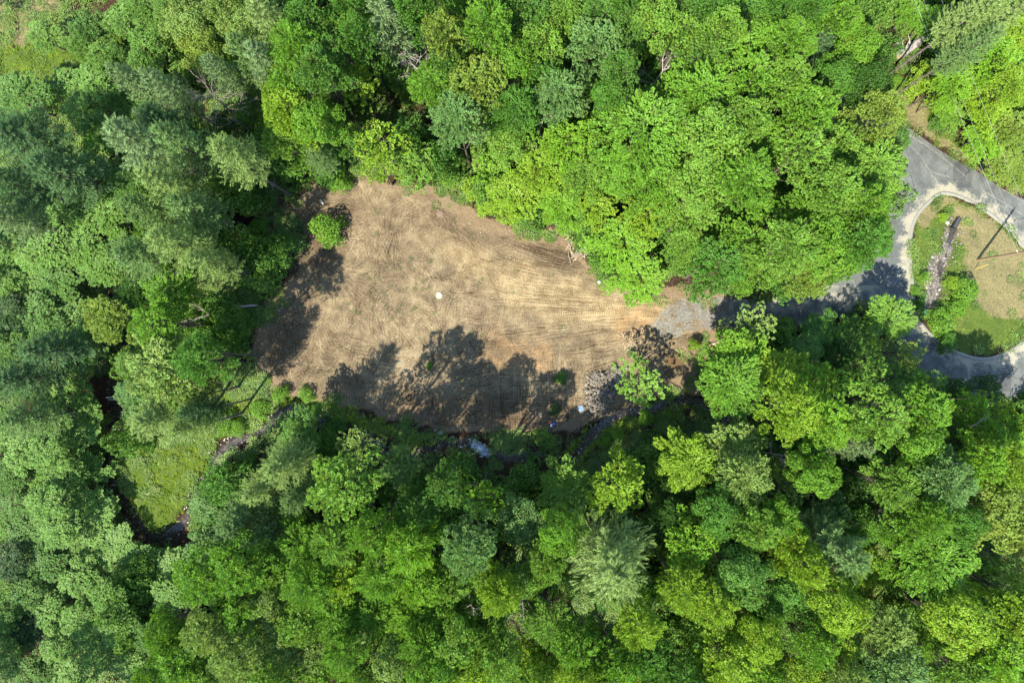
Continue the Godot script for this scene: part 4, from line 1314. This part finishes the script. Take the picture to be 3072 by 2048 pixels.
		part("body", b.mesh(), pm, jug)
		b = Buf.new()
		b.tube(PackedVector3Array([Vector3(0.1, 0.29, 0), Vector3(0.07, 0.37, 0), Vector3(-0.07, 0.37, 0), Vector3(-0.1, 0.29, 0)]), PackedFloat32Array([0.018, 0.018, 0.018, 0.018]), 6)
		part("handle", b.mesh(), pm, jug)
		b = Buf.new()
		b.lathe(PackedVector2Array([Vector2(0.035, 0.24), Vector2(0.035, 0.33), Vector2(0.0, 0.33)]), 10, Color.WHITE, Vector3(0.15, 0, 0.05))
		part("cap", b.mesh(), surface_mat(Color(0.12, 0.12, 0.12), 0.5), jug)

	# stone heap below the clearing, boulders at its upper right end
	rng.seed = 510
	var heap_at := on_ground(1795, 1165)
	var spots := []
	for i in 15:
		var p := on_ground(rr(1838, 1885), rr(1098, 1150))
		spots.append([p + Vector3(0, rr(-0.05, 0.3), 0), rr(0.45, 0.85), true])
	for i in 280:
		var t := rng.randf()
		var px := lerpf(1812.0, 1790.0, t) + rr(-52, 48) * (1.0 - 0.25 * t)
		var py := lerpf(1120.0, 1238.0, t) + rr(-8, 10)
		var core := 1.0 - absf(px - lerpf(1812.0, 1790.0, t)) / 60.0
		spots.append([on_ground(px, py) + Vector3(0, core * rr(0.1, 0.75) - 0.05, 0), rr(0.22, 0.5), false])
	var heap := stone_heap("stone_heap", "long heap of grey rubble with big boulders at its upper end", spots, heap_at)
	var small := MultiMesh.new()
	small.transform_format = MultiMesh.TRANSFORM_3D
	small.mesh = rock_meshes[1]
	small.instance_count = 900
	for i in 900:
		var t := rng.randf()
		var px := lerpf(1815.0, 1788.0, t) + rng.randfn() * 26.0
		var p := on_ground(px, lerpf(1112.0, 1246.0, t) + rr(-8, 8))
		p.y += maxf(0.0, 1.0 - absf(px - lerpf(1815.0, 1788.0, t)) / 50.0) * 0.55
		small.set_instance_transform(i, Transform3D(Basis(Vector3(rr(-1, 1), 1, rr(-1, 1)).normalized(), rr(0, TAU)).scaled(Vector3.ONE * rr(0.10, 0.22)), p - heap_at))
	var rub := MultiMeshInstance3D.new()
	rub.name = "rubble"
	rub.multimesh = small
	rub.material_override = stone_mats[0]
	rub.set_meta("kind", "stuff")
	heap.add_child(rub)

	# single boulders
	for s in [[1322, 1298, 0.85, "pale boulder in the shade at the foot of the clearing", 2], [1306, 1291, 0.45, "small grey stone left of the pale boulder in the shade", 0], [1798, 846, 0.5, "bright white stone at the wood's edge right of the root heap", 4], [1812, 846, 0.26, "small white stone beside the bright white one", 4], [1462, 1370, 0.6, "grey boulder on the stream's edge below the rapid", 0], [2845, 668, 0.5, "pale boulder resting against the culvert's upper side", 4], [1345, 1340, 0.5, "tan boulder on the bank by the rapid", 2], [1508, 1352, 0.45, "small tan boulder beside the dark pool of the stream", 2], [962, 608, 0.4, "pale stone at the foot of the pines by the clearing", 2]]:
		var q := on_ground(s[0], s[1], 0.0)
		var o := thing("boulder", s[3], "boulder", q)
		var m := part("stone", boulder_meshes[rng.randi() % 4], surface_mat(lin(0.66, 0.64, 0.60), 0.85, stone_tex, 1.2) if s[4] == 4 else stone_mats[s[4]], o)
		m.scale = Vector3.ONE * s[2]
		m.rotation.y = rr(0, TAU)

	# root heap at the upper rim
	rng.seed = 520
	var rh := thing("root_heap", "heap of bleached roots and broken branches at the clearing's upper rim", "brush heap", on_ground(1738, 728))
	for i in 64:
		var p := Vector3(rr(-1.5, 1.5), 0.05, rr(-1.7, 1.9))
		var a := rr(0, TAU)
		var l := rr(0.6, 1.9)
		var d := Vector3(cos(a), rr(-0.15, 0.5), sin(a)).normalized()
		var rb := Buf.new()
		var y := rr(0.05, 0.8) * maxf(0.2, 1.0 - p.length() / 2.4)
		p.y += y
		rb.tube(PackedVector3Array([p - d * l * 0.5, p + Vector3(rr(-0.15, 0.15), rr(0.0, 0.2), rr(-0.15, 0.15)), p + d * l * 0.5]), PackedFloat32Array([rr(0.035, 0.08), 0.045, 0.015]), 5)
		part("root", rb.mesh(), [pale_wood, brown_wood, grey_wood, pale_wood][i % 4], rh)

	# split wood scraps near the gravel
	rng.seed = 530
	var sc := thing("wood_scrap_heap", "scatter of splintered yellow wood scraps beside the gravel", "wood scraps", on_ground(1893, 1016))
	for i in 46:
		var p := Vector3(rng.randfn() * 0.85, 0.03 + rr(0.0, 0.2), rng.randfn() * 0.65)
		var a := rr(0, TAU)
		var l := rr(0.25, 0.85)
		var d := Vector3(cos(a), rr(-0.1, 0.25), sin(a)) * l * 0.5
		var rb := Buf.new()
		rb.tube(PackedVector3Array([p - d, p + d]), PackedFloat32Array([rr(0.03, 0.06), rr(0.015, 0.05)]), 4)
		part("scrap", rb.mesh(), [pale_wood, wood_cut][i % 2], sc)
	lay_log("cut_log", "short pale cut log, upper of two below the wood scraps", "log", 1882, 1049, 1893, 1041, 0.1, 0.1, pale_wood, 531)
	lay_log("cut_log", "short pale cut log, lower of two below the wood scraps", "log", 1877, 1056, 1888, 1050, 0.08, 0.08, pale_wood, 532)
	lay_log("fallen_pole", "straight brown pole lying beside the muddy puddle", "log", 2056, 1042, 2080, 1068, 0.10, 0.08, brown_wood, 533)
	lay_log("cut_log", "thick pale log at the foot of the trees by the gravel", "log", 2130, 1034, 2160, 1026, 0.2, 0.18, pale_wood, 534)
	lay_log("fallen_log", "big bleached grey log among bushes, across the lane from the road", "log", 2688, 172, 2782, 112, 0.55, 0.38, grey_wood, 535, 6, 0.15)
	lay_log("fallen_log", "upper grey log, end-on behind the big bleached one", "log", 2794, 104, 2830, 80, 0.42, 0.3, grey_wood, 536, 3, 0.5)
	lay_log("split_log", "slim white split log above the big bleached one, outer of two", "log", 2684, 138, 2704, 117, 0.16, 0.12, white_wood, 537)
	lay_log("split_log", "slim white split log above the big bleached one, inner of two", "log", 2690, 142, 2710, 122, 0.13, 0.11, white_wood, 538)
	lay_log("fallen_log", "grey log poking out of bushes at the top edge by the lane", "log", 2612, 18, 2634, 0, 0.3, 0.22, grey_wood, 539, 2, 0.3)
	lay_log("fallen_log", "small grey log among bushes right of the lane", "log", 2646, 32, 2662, 20, 0.2, 0.16, grey_wood, 540)
	lay_log("fallen_log", "weathered log tip among bushes above the road bend", "log", 2744, 250, 2762, 240, 0.26, 0.2, grey_wood, 541)
	lay_log("stream_log", "upper of two thin pale logs lying across the left stream", "log", 318, 1192, 366, 1188, 0.09, 0.06, white_wood, 542, 0, 0.35)
	lay_log("stream_log", "lower of two thin pale logs lying across the left stream", "log", 322, 1199, 364, 1198, 0.07, 0.05, white_wood, 543, 0, 0.3)
	lay_log("stream_log", "short pale log across the left stream below the pair", "log", 326, 1288, 350, 1289, 0.06, 0.05, white_wood, 544, 0, 0.3)
	lay_log("fallen_sapling", "thin bare sapling fallen over the stream below the stone heap", "log", 1902, 1226, 1944, 1260, 0.05, 0.02, grey_wood, 545, 2, 0.25)
	lay_log("fallen_sapling", "thin pale stick lying on the meadow inside the stream bend", "log", 440, 1482, 460, 1470, 0.06, 0.03, white_wood, 546)
	lay_log("fallen_log", "pale log on the forest floor at the drive's far side, long one", "log", 2130, 856, 2160, 838, 0.14, 0.1, white_wood, 547, 0, 0.4)
	lay_log("fallen_log", "thin log across the stream where it darkens by the shadow", "log", 1125, 1330, 1150, 1314, 0.09, 0.06, grey_wood, 548, 0, 0.3)
	lay_log("fallen_log", "short pale branch on bare ground beside the pine trunks", "log", 962, 600, 972, 614, 0.13, 0.11, white_wood, 549)

	# dead trees
	for s in [[1506, 167, 15.5, 3.4, 9, 801, "white leafless tree standing in a dark gap of the woods", 0], [1196, 1383, 17.0, 4.0, 12, 802, "leafless grey crown between bright trees near the bottom", 0], [938, 110, 14.0, 3.0, 18, 803, "grey snag with drooping bare twigs beside a silvery pine", 1], [490, 240, 15.0, 4.2, 20, 804, "dark bare snag in the deep gap of the upper left pines", 2], [1235, 290, 12.0, 1.8, 7, 805, "small white leafless tree left of the huge layered maple", 0], [1060, 1420, 15.0, 1.8, 6, 806, "slender bare twig crown poking through bottom woods", 0], [2210, 985, 14.0, 2.2, 9, 807, "bare grey tree among dark crowns by the lower road", 1], [1790, 1068, 14.0, 2.0, 8, 808, "bare twiggy treetop between pale limes in lower right woods", 1], [640, 195, 13.0, 2.4, 12, 809, "pale bare pine limbs beside the pines near the top", 1]]:
		var mid: float = s[2] * 0.75
		var w := at(s[0] * 1.30612, s[1] * 1.30612, mid)
		var o := thing("dead_tree", s[6], "dead tree", Vector3(w.x, ground_y(w.x, w.z), w.z), "bare trees")
		part("trunk", bare_tree(s[5], s[2], s[3], s[4]), [white_wood, dead_wood, dark_dead][s[7]], o)
	# a leaning bare trunk in the left shade
	var lp := on_ground(768, 914)
	var lt := thing("leaning_tree", "long bare trunk leaning left over the shaded ground under pines", "dead tree", lp, "bare trees")
	b = Buf.new()
	var tip := at(552, 968, 6.0) - lp
	b.tube(PackedVector3Array([Vector3(0.2, -0.2, 0), tip * 0.3 + Vector3(0, 0.3, -0.35), tip * 0.65 + Vector3(0, 0.4, -0.2), tip]), PackedFloat32Array([0.17, 0.14, 0.1, 0.05]), 7)
	part("trunk", b.mesh(), dead_wood, lt)
	b = Buf.new()
	for i in 7:
		twig(b, tip * rr(0.5, 0.98) + Vector3(0, 0.3, -0.2), Vector3(-0.8, rr(0.0, 0.6), rr(-0.7, 0.7)).normalized(), rr(0.8, 1.8), 0.04, 1)
	part("bare_branch", b.mesh(), dead_wood, lt)
	# crumpled sheeting by the stream
	rng.seed = 560
	var fold := FastNoiseLite.new()
	fold.seed = 4
	fold.frequency = 0.55
	fold.fractal_type = FastNoiseLite.FRACTAL_RIDGED
	fold.fractal_octaves = 4
	var where := on_ground(1440, 1340)
	var sheet := thing("plastic_sheet", "crumpled pale blue-grey sheeting in the shade by the stream", "sheeting", where)
	sheet.rotation.y = -0.62
	b = Buf.new()
	var pts := {}
	for i in 37:
		for j in 23:
			var x := (i - 18) * 0.1
			var z := (j - 11) * 0.1
			var y := 0.12 + 0.30 * (fold.get_noise_2d(x * 1.5, z * 2.4) + 0.6)
			pts[Vector2i(i, j)] = Vector3(x + fold.get_noise_2d(z * 2.0, x) * 0.12, y, z + fold.get_noise_2d(x * 2.0, z + 9.0) * 0.12)
	for i in 36:
		for j in 22:
			var q := Vector2((i - 17.5) / 18.0, (j - 10.5) / 11.0)
			if q.length() + 0.35 * fold.get_noise_2d(q.x * 3.0, q.y * 3.0) < 0.92:
				b.quad(pts[Vector2i(i, j)], pts[Vector2i(i + 1, j)], pts[Vector2i(i + 1, j + 1)], pts[Vector2i(i, j + 1)])
	part("sheet", b.mesh(), surface_mat(lin(0.28, 0.34, 0.39), 0.3), sheet)
	lay_log("weathered_pole", "thin pale pole lying along the crumpled sheeting", "log", 1405, 1318, 1470, 1366, 0.05, 0.04, white_wood, 561, 0, 0.4)
	# stump at the upper rim
	var sp := thing("tree_stump", "reddish brown stump in the dug hollow at the clearing's upper rim", "stump", on_ground(1322, 640, -0.05))
	b = Buf.new()
	b.lathe(PackedVector2Array([Vector2(0.62, 0.0), Vector2(0.42, 0.08), Vector2(0.34, 0.2), Vector2(0.3, 0.24)]), 12)
	for i in 6:
		var a := i * 1.05
		b.tube(PackedVector3Array([Vector3(cos(a) * 0.3, 0.1, sin(a) * 0.3), Vector3(cos(a) * 0.5, 0.06, sin(a) * 0.5), Vector3(cos(a) * 0.8, -0.05, sin(a) * 0.8)]), PackedFloat32Array([0.12, 0.08, 0.03]), 5)
	part("bole", b.mesh(), brown_wood, sp)
	b = Buf.new()
	b.lathe(PackedVector2Array([Vector2(0.3, 0.241), Vector2(0.0, 0.25)]), 12)
	part("cut_top", b.mesh(), surface_mat(lin(0.13, 0.09, 0.06), 0.9), sp)

	build_street()

func build_street() -> void:
	# utility pole, guy wire and lines
	var pole_wood := surface_mat(lin(0.36, 0.26, 0.16), 0.85, noise_tex(0.06, Color(0.65, 0.63, 0.6), Color(1, 1, 1), 256, 4, 19), 0.7)
	var metal := surface_mat(lin(0.32, 0.33, 0.34), 0.5)
	metal.metallic = 0.6
	var ceramic := surface_mat(lin(0.60, 0.60, 0.58), 0.35)
	var cable := surface_mat(lin(0.38, 0.39, 0.40), 0.5)
	cable.metallic = 0.4
	var base := on_ground(2934, 780)
	var far := Vector3(38.0, 0.0, -62.0)
	for k in 2:
		var where := base if k == 0 else far
		var up := thing("utility_pole", "brown wooden utility pole on the traffic island" if k == 0 else "wooden utility pole up the lane, beyond the top edge", "pole", where, "utility poles")
		var b := Buf.new()
		b.tube(PackedVector3Array([Vector3(0, -0.4, 0), Vector3(0.01, 3, 0), Vector3(0, 6, 0.01), Vector3(0, 10.4, 0)]), PackedFloat32Array([0.17, 0.155, 0.135, 0.115]), 12)
		part("shaft", b.mesh(), pole_wood, up)
		b = Buf.new()
		b.tube(PackedVector3Array([Vector3(0, 10.25, 0), Vector3(0, 10.65, 0)]), PackedFloat32Array([0.03, 0.02]), 6)
		part("top_pin", b.mesh(), metal, up)
		b = Buf.new()
		b.lathe(PackedVector2Array([Vector2(0.0, 0.0), Vector2(0.06, 0.0), Vector2(0.075, 0.06), Vector2(0.045, 0.1), Vector2(0.06, 0.13), Vector2(0.03, 0.17), Vector2(0.0, 0.17)]), 10, Color.WHITE, Vector3(0, 10.6, 0))
		part("insulator", b.mesh(), ceramic, up)
		b = Buf.new()
		b.tube(PackedVector3Array([Vector3(-0.1, 8.4, 0.05), Vector3(-0.32, 8.45, -0.35)]), PackedFloat32Array([0.03, 0.03]), 6)
		b.tube(PackedVector3Array([Vector3(0.0, 7.1, 0.1), Vector3(-0.25, 7.1, -0.3)]), PackedFloat32Array([0.025, 0.025]), 6)
		part("bracket", b.mesh(), metal, up)
	for w in [[Vector3(0, 10.77, 0), 0.008, "topmost power line crossing the road to the utility pole"], [Vector3(-0.32, 8.45, -0.35), 0.008, "middle wire running beside the topmost line over the road"], [Vector3(-0.25, 7.1, -0.3), 0.012, "lowest dark cable strung to the utility pole"]]:
		var o := thing("power_line", w[2], "wire", base)
		var pts := PackedVector3Array()
		var rad := PackedFloat32Array()
		var a: Vector3 = w[0]
		var z: Vector3 = far - base + w[0]
		for i in 25:
			var t := i / 24.0
			pts.append(a.lerp(z, t) - Vector3(0, 4.0 * 0.7 * t * (1.0 - t), 0))
			rad.append(w[1])
		var b := Buf.new()
		b.tube(pts, rad, 5)
		part("strand", b.mesh(), cable, o)
	var guy := thing("guy_wire", "guy wire with a yellow guard anchored beside the utility pole", "wire", base)
	var anchor := on_ground(2926, 808) - base
	var top := Vector3(0.0, 7.0, 0.0)
	var g := Buf.new()
	g.tube(PackedVector3Array([anchor - Vector3(0, 0.1, 0), top]), PackedFloat32Array([0.009, 0.009]), 5)
	part("strand", g.mesh(), cable, guy)
	g = Buf.new()
	g.tube(PackedVector3Array([anchor.lerp(top, 0.02), anchor.lerp(top, 0.32)]), PackedFloat32Array([0.035, 0.035]), 8)
	part("guard", g.mesh(), surface_mat(lin(0.62, 0.50, 0.10), 0.5), guy)

	# culvert under the upper road
	var black := surface_mat(lin(0.02, 0.021, 0.024), 0.45)
	var cp := thing("culvert_pipe", "black corrugated culvert pipe with a flared mouth on the island", "culvert", Vector3(at(2866, 676).x, -0.1, at(2866, 676).z))
	cp.rotation.y = deg_to_rad(-28)
	var b := Buf.new()
	var prof_p := PackedVector3Array()
	var prof_r := PackedFloat32Array()
	for i in 15:
		prof_p.append(Vector3(0, 0.12, -1.0 + i * 0.1))
		prof_r.append(0.34 if i % 2 == 0 else 0.31)
	prof_p.append(Vector3(0, 0.12, 0.5))
	prof_r.append(0.44)
	b.tube(prof_p, prof_r, 16, Color.WHITE, false)
	part("corrugated_barrel", b.mesh(), black, cp)
	b = Buf.new()
	b.tube(PackedVector3Array([Vector3(0, 0.12, 0.5), Vector3(0, 0.12, 0.54), Vector3(0, 0.12, 0.42), Vector3(0, 0.12, -0.9)]), PackedFloat32Array([0.45, 0.42, 0.30, 0.28]), 16, Color.WHITE, false)
	part("mouth_rim", b.mesh(), surface_mat(lin(0.035, 0.036, 0.04), 0.5), cp)
	rng.seed = 540
	var rip := []
	for i in 60:
		var t := rng.randf()
		var px := lerpf(2862.0, 2836.0, t) + rr(-14, 10)
		var py := lerpf(655.0, 718.0, t) + rr(-9, 9)
		rip.append([on_ground(px, py, 0.02), rr(0.14, 0.34), false])
	stone_heap("riprap", "white and grey riprap stones round the black culvert mouth", rip, on_ground(2850, 690))
	# green pipe at the lower end of the ditch
	var gp := thing("green_pipe", "teal green plastic pipe end at the lower end of the island ditch", "pipe", Vector3(at(2777, 934).x, -0.02, at(2777, 934).z))
	gp.rotation.y = deg_to_rad(-52)
	b = Buf.new()
	b.tube(PackedVector3Array([Vector3(-0.36, 0, 0), Vector3(-0.34, 0, 0), Vector3(0.34, 0, 0), Vector3(0.36, 0, 0)]), PackedFloat32Array([0.2, 0.22, 0.22, 0.2]), 14, Color.WHITE, false)
	part("barrel", b.mesh(), surface_mat(lin(0.01, 0.24, 0.19), 0.4), gp)
	b = Buf.new()
	b.tube(PackedVector3Array([Vector3(0.36, 0, 0), Vector3(0.40, 0, 0), Vector3(0.30, 0, 0)]), PackedFloat32Array([0.25, 0.25, 0.18]), 14, Color.WHITE, false)
	part("collar", b.mesh(), surface_mat(lin(0.01, 0.18, 0.15), 0.4), gp)

# ---------------------------------------------------------------- ground cover that nobody could count
func scatter(called: String, label: String, category: String, mesh: Mesh, mat: Material, spots: Array) -> void:
	var mm := MultiMesh.new()
	mm.transform_format = MultiMesh.TRANSFORM_3D
	mm.use_colors = true
	mm.mesh = mesh
	mm.instance_count = spots.size()
	for i in spots.size():
		mm.set_instance_transform(i, spots[i][0])
		mm.set_instance_color(i, spots[i][1])
	var o := MultiMeshInstance3D.new()
	o.name = numbered(called)
	o.multimesh = mm
	o.material_override = mat
	add_child(o)
	o.set_meta("kind", "stuff")
	tag(o, label, category)

func in_poly(flat_polys: Array, x: float, z: float) -> bool:
	for f in flat_polys:
		if Geometry2D.is_point_in_polygon(Vector2(x, z), f):
			return true
	return false

func build_stuff() -> void:
	rng.seed = 900
	# low leafy plants on the forest floor and round the clearing
	var b := Buf.new()
	for i in 34:
		var a := i * 2.4
		var r := 0.09 * sqrt(i + 0.5)
		var d := Vector3(cos(a), rr(-0.1, 0.5), sin(a)).normalized()
		var g := rr(0.7, 1.25)
		b.leaf(Vector3(cos(a) * r, rr(0.15, 0.55) * (1.2 - r), sin(a) * r), d, Vector3(rr(-0.4, 0.4), 1, rr(-0.4, 0.4)).normalized(), rr(0.14, 0.26), rr(0.10, 0.17), Color(g, g, g))
	var weed := b.mesh()
	var patch := FastNoiseLite.new()
	patch.seed = 8
	patch.frequency = 0.07
	var spots := []
	for i in 60000:
		var x := rr(-66, 66)
		var z := rr(-45, 45)
		var k := low_at(x, z)
		if road_low[k] > 0 or stream_far[k] < 0.55 or ditch_far[k] < 0.5 or grass_low[k] > 150 and rng.randf() < 0.75 or dead_low[k] > 90 and rng.randf() < (0.85 if x > 0.0 else 0.5):
			continue
		var n := patch.get_noise_2d(x, z) + patch.get_noise_2d(x * 4.0, z * 4.0) * 0.4
		k = low_at(x + 2.6 * patch.get_noise_2d(x * 3.0 + 31.0, z * 3.0), z + 2.6 * patch.get_noise_2d(x * 3.0, z * 3.0 + 77.0))
		var dirt := dirt_low[k] / 255.0
		if dirt > 0.25 + rr(0.0, 0.25) or flat_mask[k] > 190:
			continue
		if n < -0.12 + rr(-0.2, 0.2) or scrap_low[k] > 70 and (n < 0.22 or rng.randf() < 0.5):
			continue
		var s := rr(0.5, 1.15)
		var t := rr(0.0, 1.0)
		spots.append([Transform3D(Basis(Vector3.UP, rr(0, TAU)).scaled(Vector3(s, s * rr(0.6, 1.1), s)), Vector3(x, ground_y(x, z) - 0.03, z)), Color(lerpf(0.07, 0.19, t), lerpf(0.17, 0.29, t), lerpf(0.03, 0.05, t)) * rr(0.7, 1.15)])
	scatter("undergrowth", "low leafy green undergrowth carpeting the forest floor", "undergrowth", weed, leaf_mat(Color.WHITE, Color(0.6, 0.6, 0.3)), spots)
	# saplings and brush filling the wood below the crowns
	spots = []
	var brush := (protos["g"][0][0] as ArrayMesh)
	for i in 2600:
		var x := rr(-64, 64)
		var z := rr(-44, 44)
		var k := low_at(x, z)
		if scrap_low[k] > 20 or flat_mask[k] > 20 or grass_low[k] > 20 or dead_low[k] > 20 or stream_far[k] < 2.0 or ditch_far[k] < 2.0:
			continue
		if absf(x - at(490 * 1.306, 0).x) < 4.0 and absf(z - at(0, 250 * 1.306).z) < 4.0 or patch.get_noise_2d(x * 1.5, z * 1.5) < -0.05:
			continue
		var s := rr(0.7, 1.4)
		var t := rng.randf()
		spots.append([Transform3D(Basis(Vector3.UP, rr(0, TAU)).scaled(Vector3(s, s * rr(1.2, 2.6), s)), Vector3(x, ground_y(x, z) - 0.1, z)), Color(lerpf(0.08, 0.19, t), lerpf(0.21, 0.36, t), lerpf(0.03, 0.06, t))])
	scatter("understory_brush", "leafy saplings and brush filling gaps under the tall trees", "brush", brush, leaf_mat(Color.WHITE, Color(0.8, 0.8, 0.3)), spots)
	# sparse seedlings on the bare ground
	spots = []
	for i in 2200:
		var p := at(rr(700, 1720), rr(640, 1270))
		var k := low_at(p.x, p.z)
		if dirt_low[k] < 160:
			continue
		var near := maxf(0.0, 1.0 - Vector2(p.x - at(1200, 900).x, p.z - at(1200, 900).z).length() / 7.0)
		if rng.randf() > 0.08 + near * 0.5:
			continue
		var s := rr(0.14, 0.42)
		spots.append([Transform3D(Basis(Vector3.UP, rr(0, TAU)).scaled(Vector3(s, s, s)), Vector3(p.x, ground_y(p.x, p.z) - 0.01, p.z)), Color(0.09, 0.15, 0.035)])
	scatter("seedlings", "sparse weed seedlings dotting the bare dirt of the clearing", "weeds", weed, leaf_mat(Color.WHITE, Color(0.5, 0.5, 0.3)), spots)
	# grass
	b = Buf.new()
	for i in 16:
		var a := rr(0, TAU)
		var p := Vector3(rr(-0.22, 0.22), 0, rr(-0.22, 0.22))
		var g := rr(0.75, 1.25)
		b.needle(p, Vector3(cos(a) * 0.7, rr(0.7, 1.2), sin(a) * 0.7).normalized(), Vector3(-sin(a), 0, cos(a)), rr(0.25, 0.5), 0.05, Color(g, g, g))
	var tuft_mesh := b.mesh()
	var lawns := []
	for f in grass_lines:
		lawns.append(outline(f))
	var deads := []
	for f in dead_grass_lines:
		deads.append(outline(f))
	spots = []
	for i in 90000:
		var x := rr(-66, 66)
		var z := rr(-45, 45)
		var k := low_at(x, z)
		if grass_low[k] < 40 or road_low[k] > 0 or stream_far[k] < 0.6 or ditch_far[k] < 0.35:
			continue
		var dry := in_poly(deads, x, z)
		var n := patch.get_noise_2d(x * 3.0 + 50.0, z * 3.0)
		if dry and rng.randf() < 0.6 or n < -0.38 or x > 48.0 and n < 0.0 and rng.randf() < 0.7:
			continue
		var s := rr(0.5, 1.2) * (0.5 if x > 45.0 else 1.0)
		var t := clampf(n * 1.3 + rr(0.1, 0.9), 0.0, 1.0)
		var c := Color(lerpf(0.13, 0.32, t), lerpf(0.26, 0.44, t), lerpf(0.016, 0.035, t))
		if dry or (x > 47.0 and rng.randf() < 0.4):
			c = c.lerp(Color(0.36, 0.30, 0.17), rr(0.45, 1.0))
		spots.append([Transform3D(Basis(Vector3.UP, rr(0, TAU)).scaled(Vector3(s, s * rr(0.6, 1.2), s)), Vector3(x, ground_y(x, z) - 0.02, z)), c])
	scatter("grass", "tufts of meadow grass by the stream, roadside and island", "grass", tuft_mesh, leaf_mat(Color.WHITE, Color(0.5, 0.5, 0.3)), spots)
	# gravel in the stream and ditch
	spots = []
	for path in [smooth_path(stream_line, 0.1), smooth_path(ditch_line, 0.06), smooth_path(ditch_line2, 0.06)]:
		for p in path:
			for j in 3:
				var q: Vector2 = p + Vector2(rng.randfn(), rng.randfn()) * 0.4
				var riffle: bool = q.x > -38.0 and q.x < -24.0 or q.x > 45.0 or q.x > -8.0 and q.x < -2.0
				if rng.randf() > (0.9 if riffle else 0.3):
					continue
				var s := rr(0.08, 0.26) * (1.25 if riffle else 1.0)
				var g := rr(0.10, 0.34) if q.x < 45.0 or rng.randf() < 0.12 else rr(0.05, 0.14)
				spots.append([Transform3D(Basis(Vector3.UP, rr(0, TAU)).scaled(Vector3(s, s * 0.7, s)), Vector3(q.x, ground_y(q.x, q.y) + s * 0.1, q.y)), Color(g, g * 0.90, g * 0.78)])
	scatter("stream_gravel", "grey and brown gravel lying in the stream bed", "gravel", rock_meshes[0], surface_mat(Color.WHITE, 0.7), spots)
	# stones and clods on the bare ground
	spots = []
	for i in 5200:
		var p := at(rr(640, 2180), rr(540, 1330))
		var k := low_at(p.x, p.z)
		var d := dirt_low[k] / 255.0
		if road_low[k] > 0 or d < 0.05 or rng.randf() > (1.15 - d) * 0.8 + 0.10:
			continue
		var s := rr(0.04, 0.13)
		var g := rr(0.16, 0.48)
		spots.append([Transform3D(Basis(Vector3.UP, rr(0, TAU)).scaled(Vector3(s, s * 0.7, s)), Vector3(p.x, ground_y(p.x, p.z), p.z)), Color(g, g * 0.88, g * 0.70)])
	scatter("loose_stones", "loose stones and clods strewn over the bare dirt", "stones", rock_meshes[2], surface_mat(Color.WHITE, 0.9), spots)
	# twigs
	b = Buf.new()
	b.tube(PackedVector3Array([Vector3(-0.5, 0.02, 0), Vector3(0.0, 0.04, 0.06), Vector3(0.5, 0.02, -0.03)]), PackedFloat32Array([0.02, 0.018, 0.008]), 4)
	b.tube(PackedVector3Array([Vector3(0.0, 0.04, 0.06), Vector3(0.3, 0.06, 0.28)]), PackedFloat32Array([0.012, 0.006]), 4)
	spots = []
	for i in 4200:
		var p := at(rr(500, 2250), rr(480, 1360))
		var k := low_at(p.x, p.z)
		var d := dirt_low[k] / 255.0
		if road_low[k] > 0 or flat_mask[k] > 200 and d < 0.3 or stream_far[k] < 0.9 or d > 0.8 and rng.randf() > 0.06:
			continue
		var s := rr(0.3, 0.95)
		var g := rr(0.10, 0.36)
		spots.append([Transform3D(Basis(Vector3.UP, rr(0, TAU)).scaled(Vector3(s, 1.0, s)), Vector3(p.x, ground_y(p.x, p.z) + 0.01, p.z)), Color(g, g * 0.84, g * 0.66)])
	scatter("twig_litter", "broken twigs and branches littering the clearing's rim", "litter", b.mesh(), surface_mat(Color.WHITE, 0.9), spots)
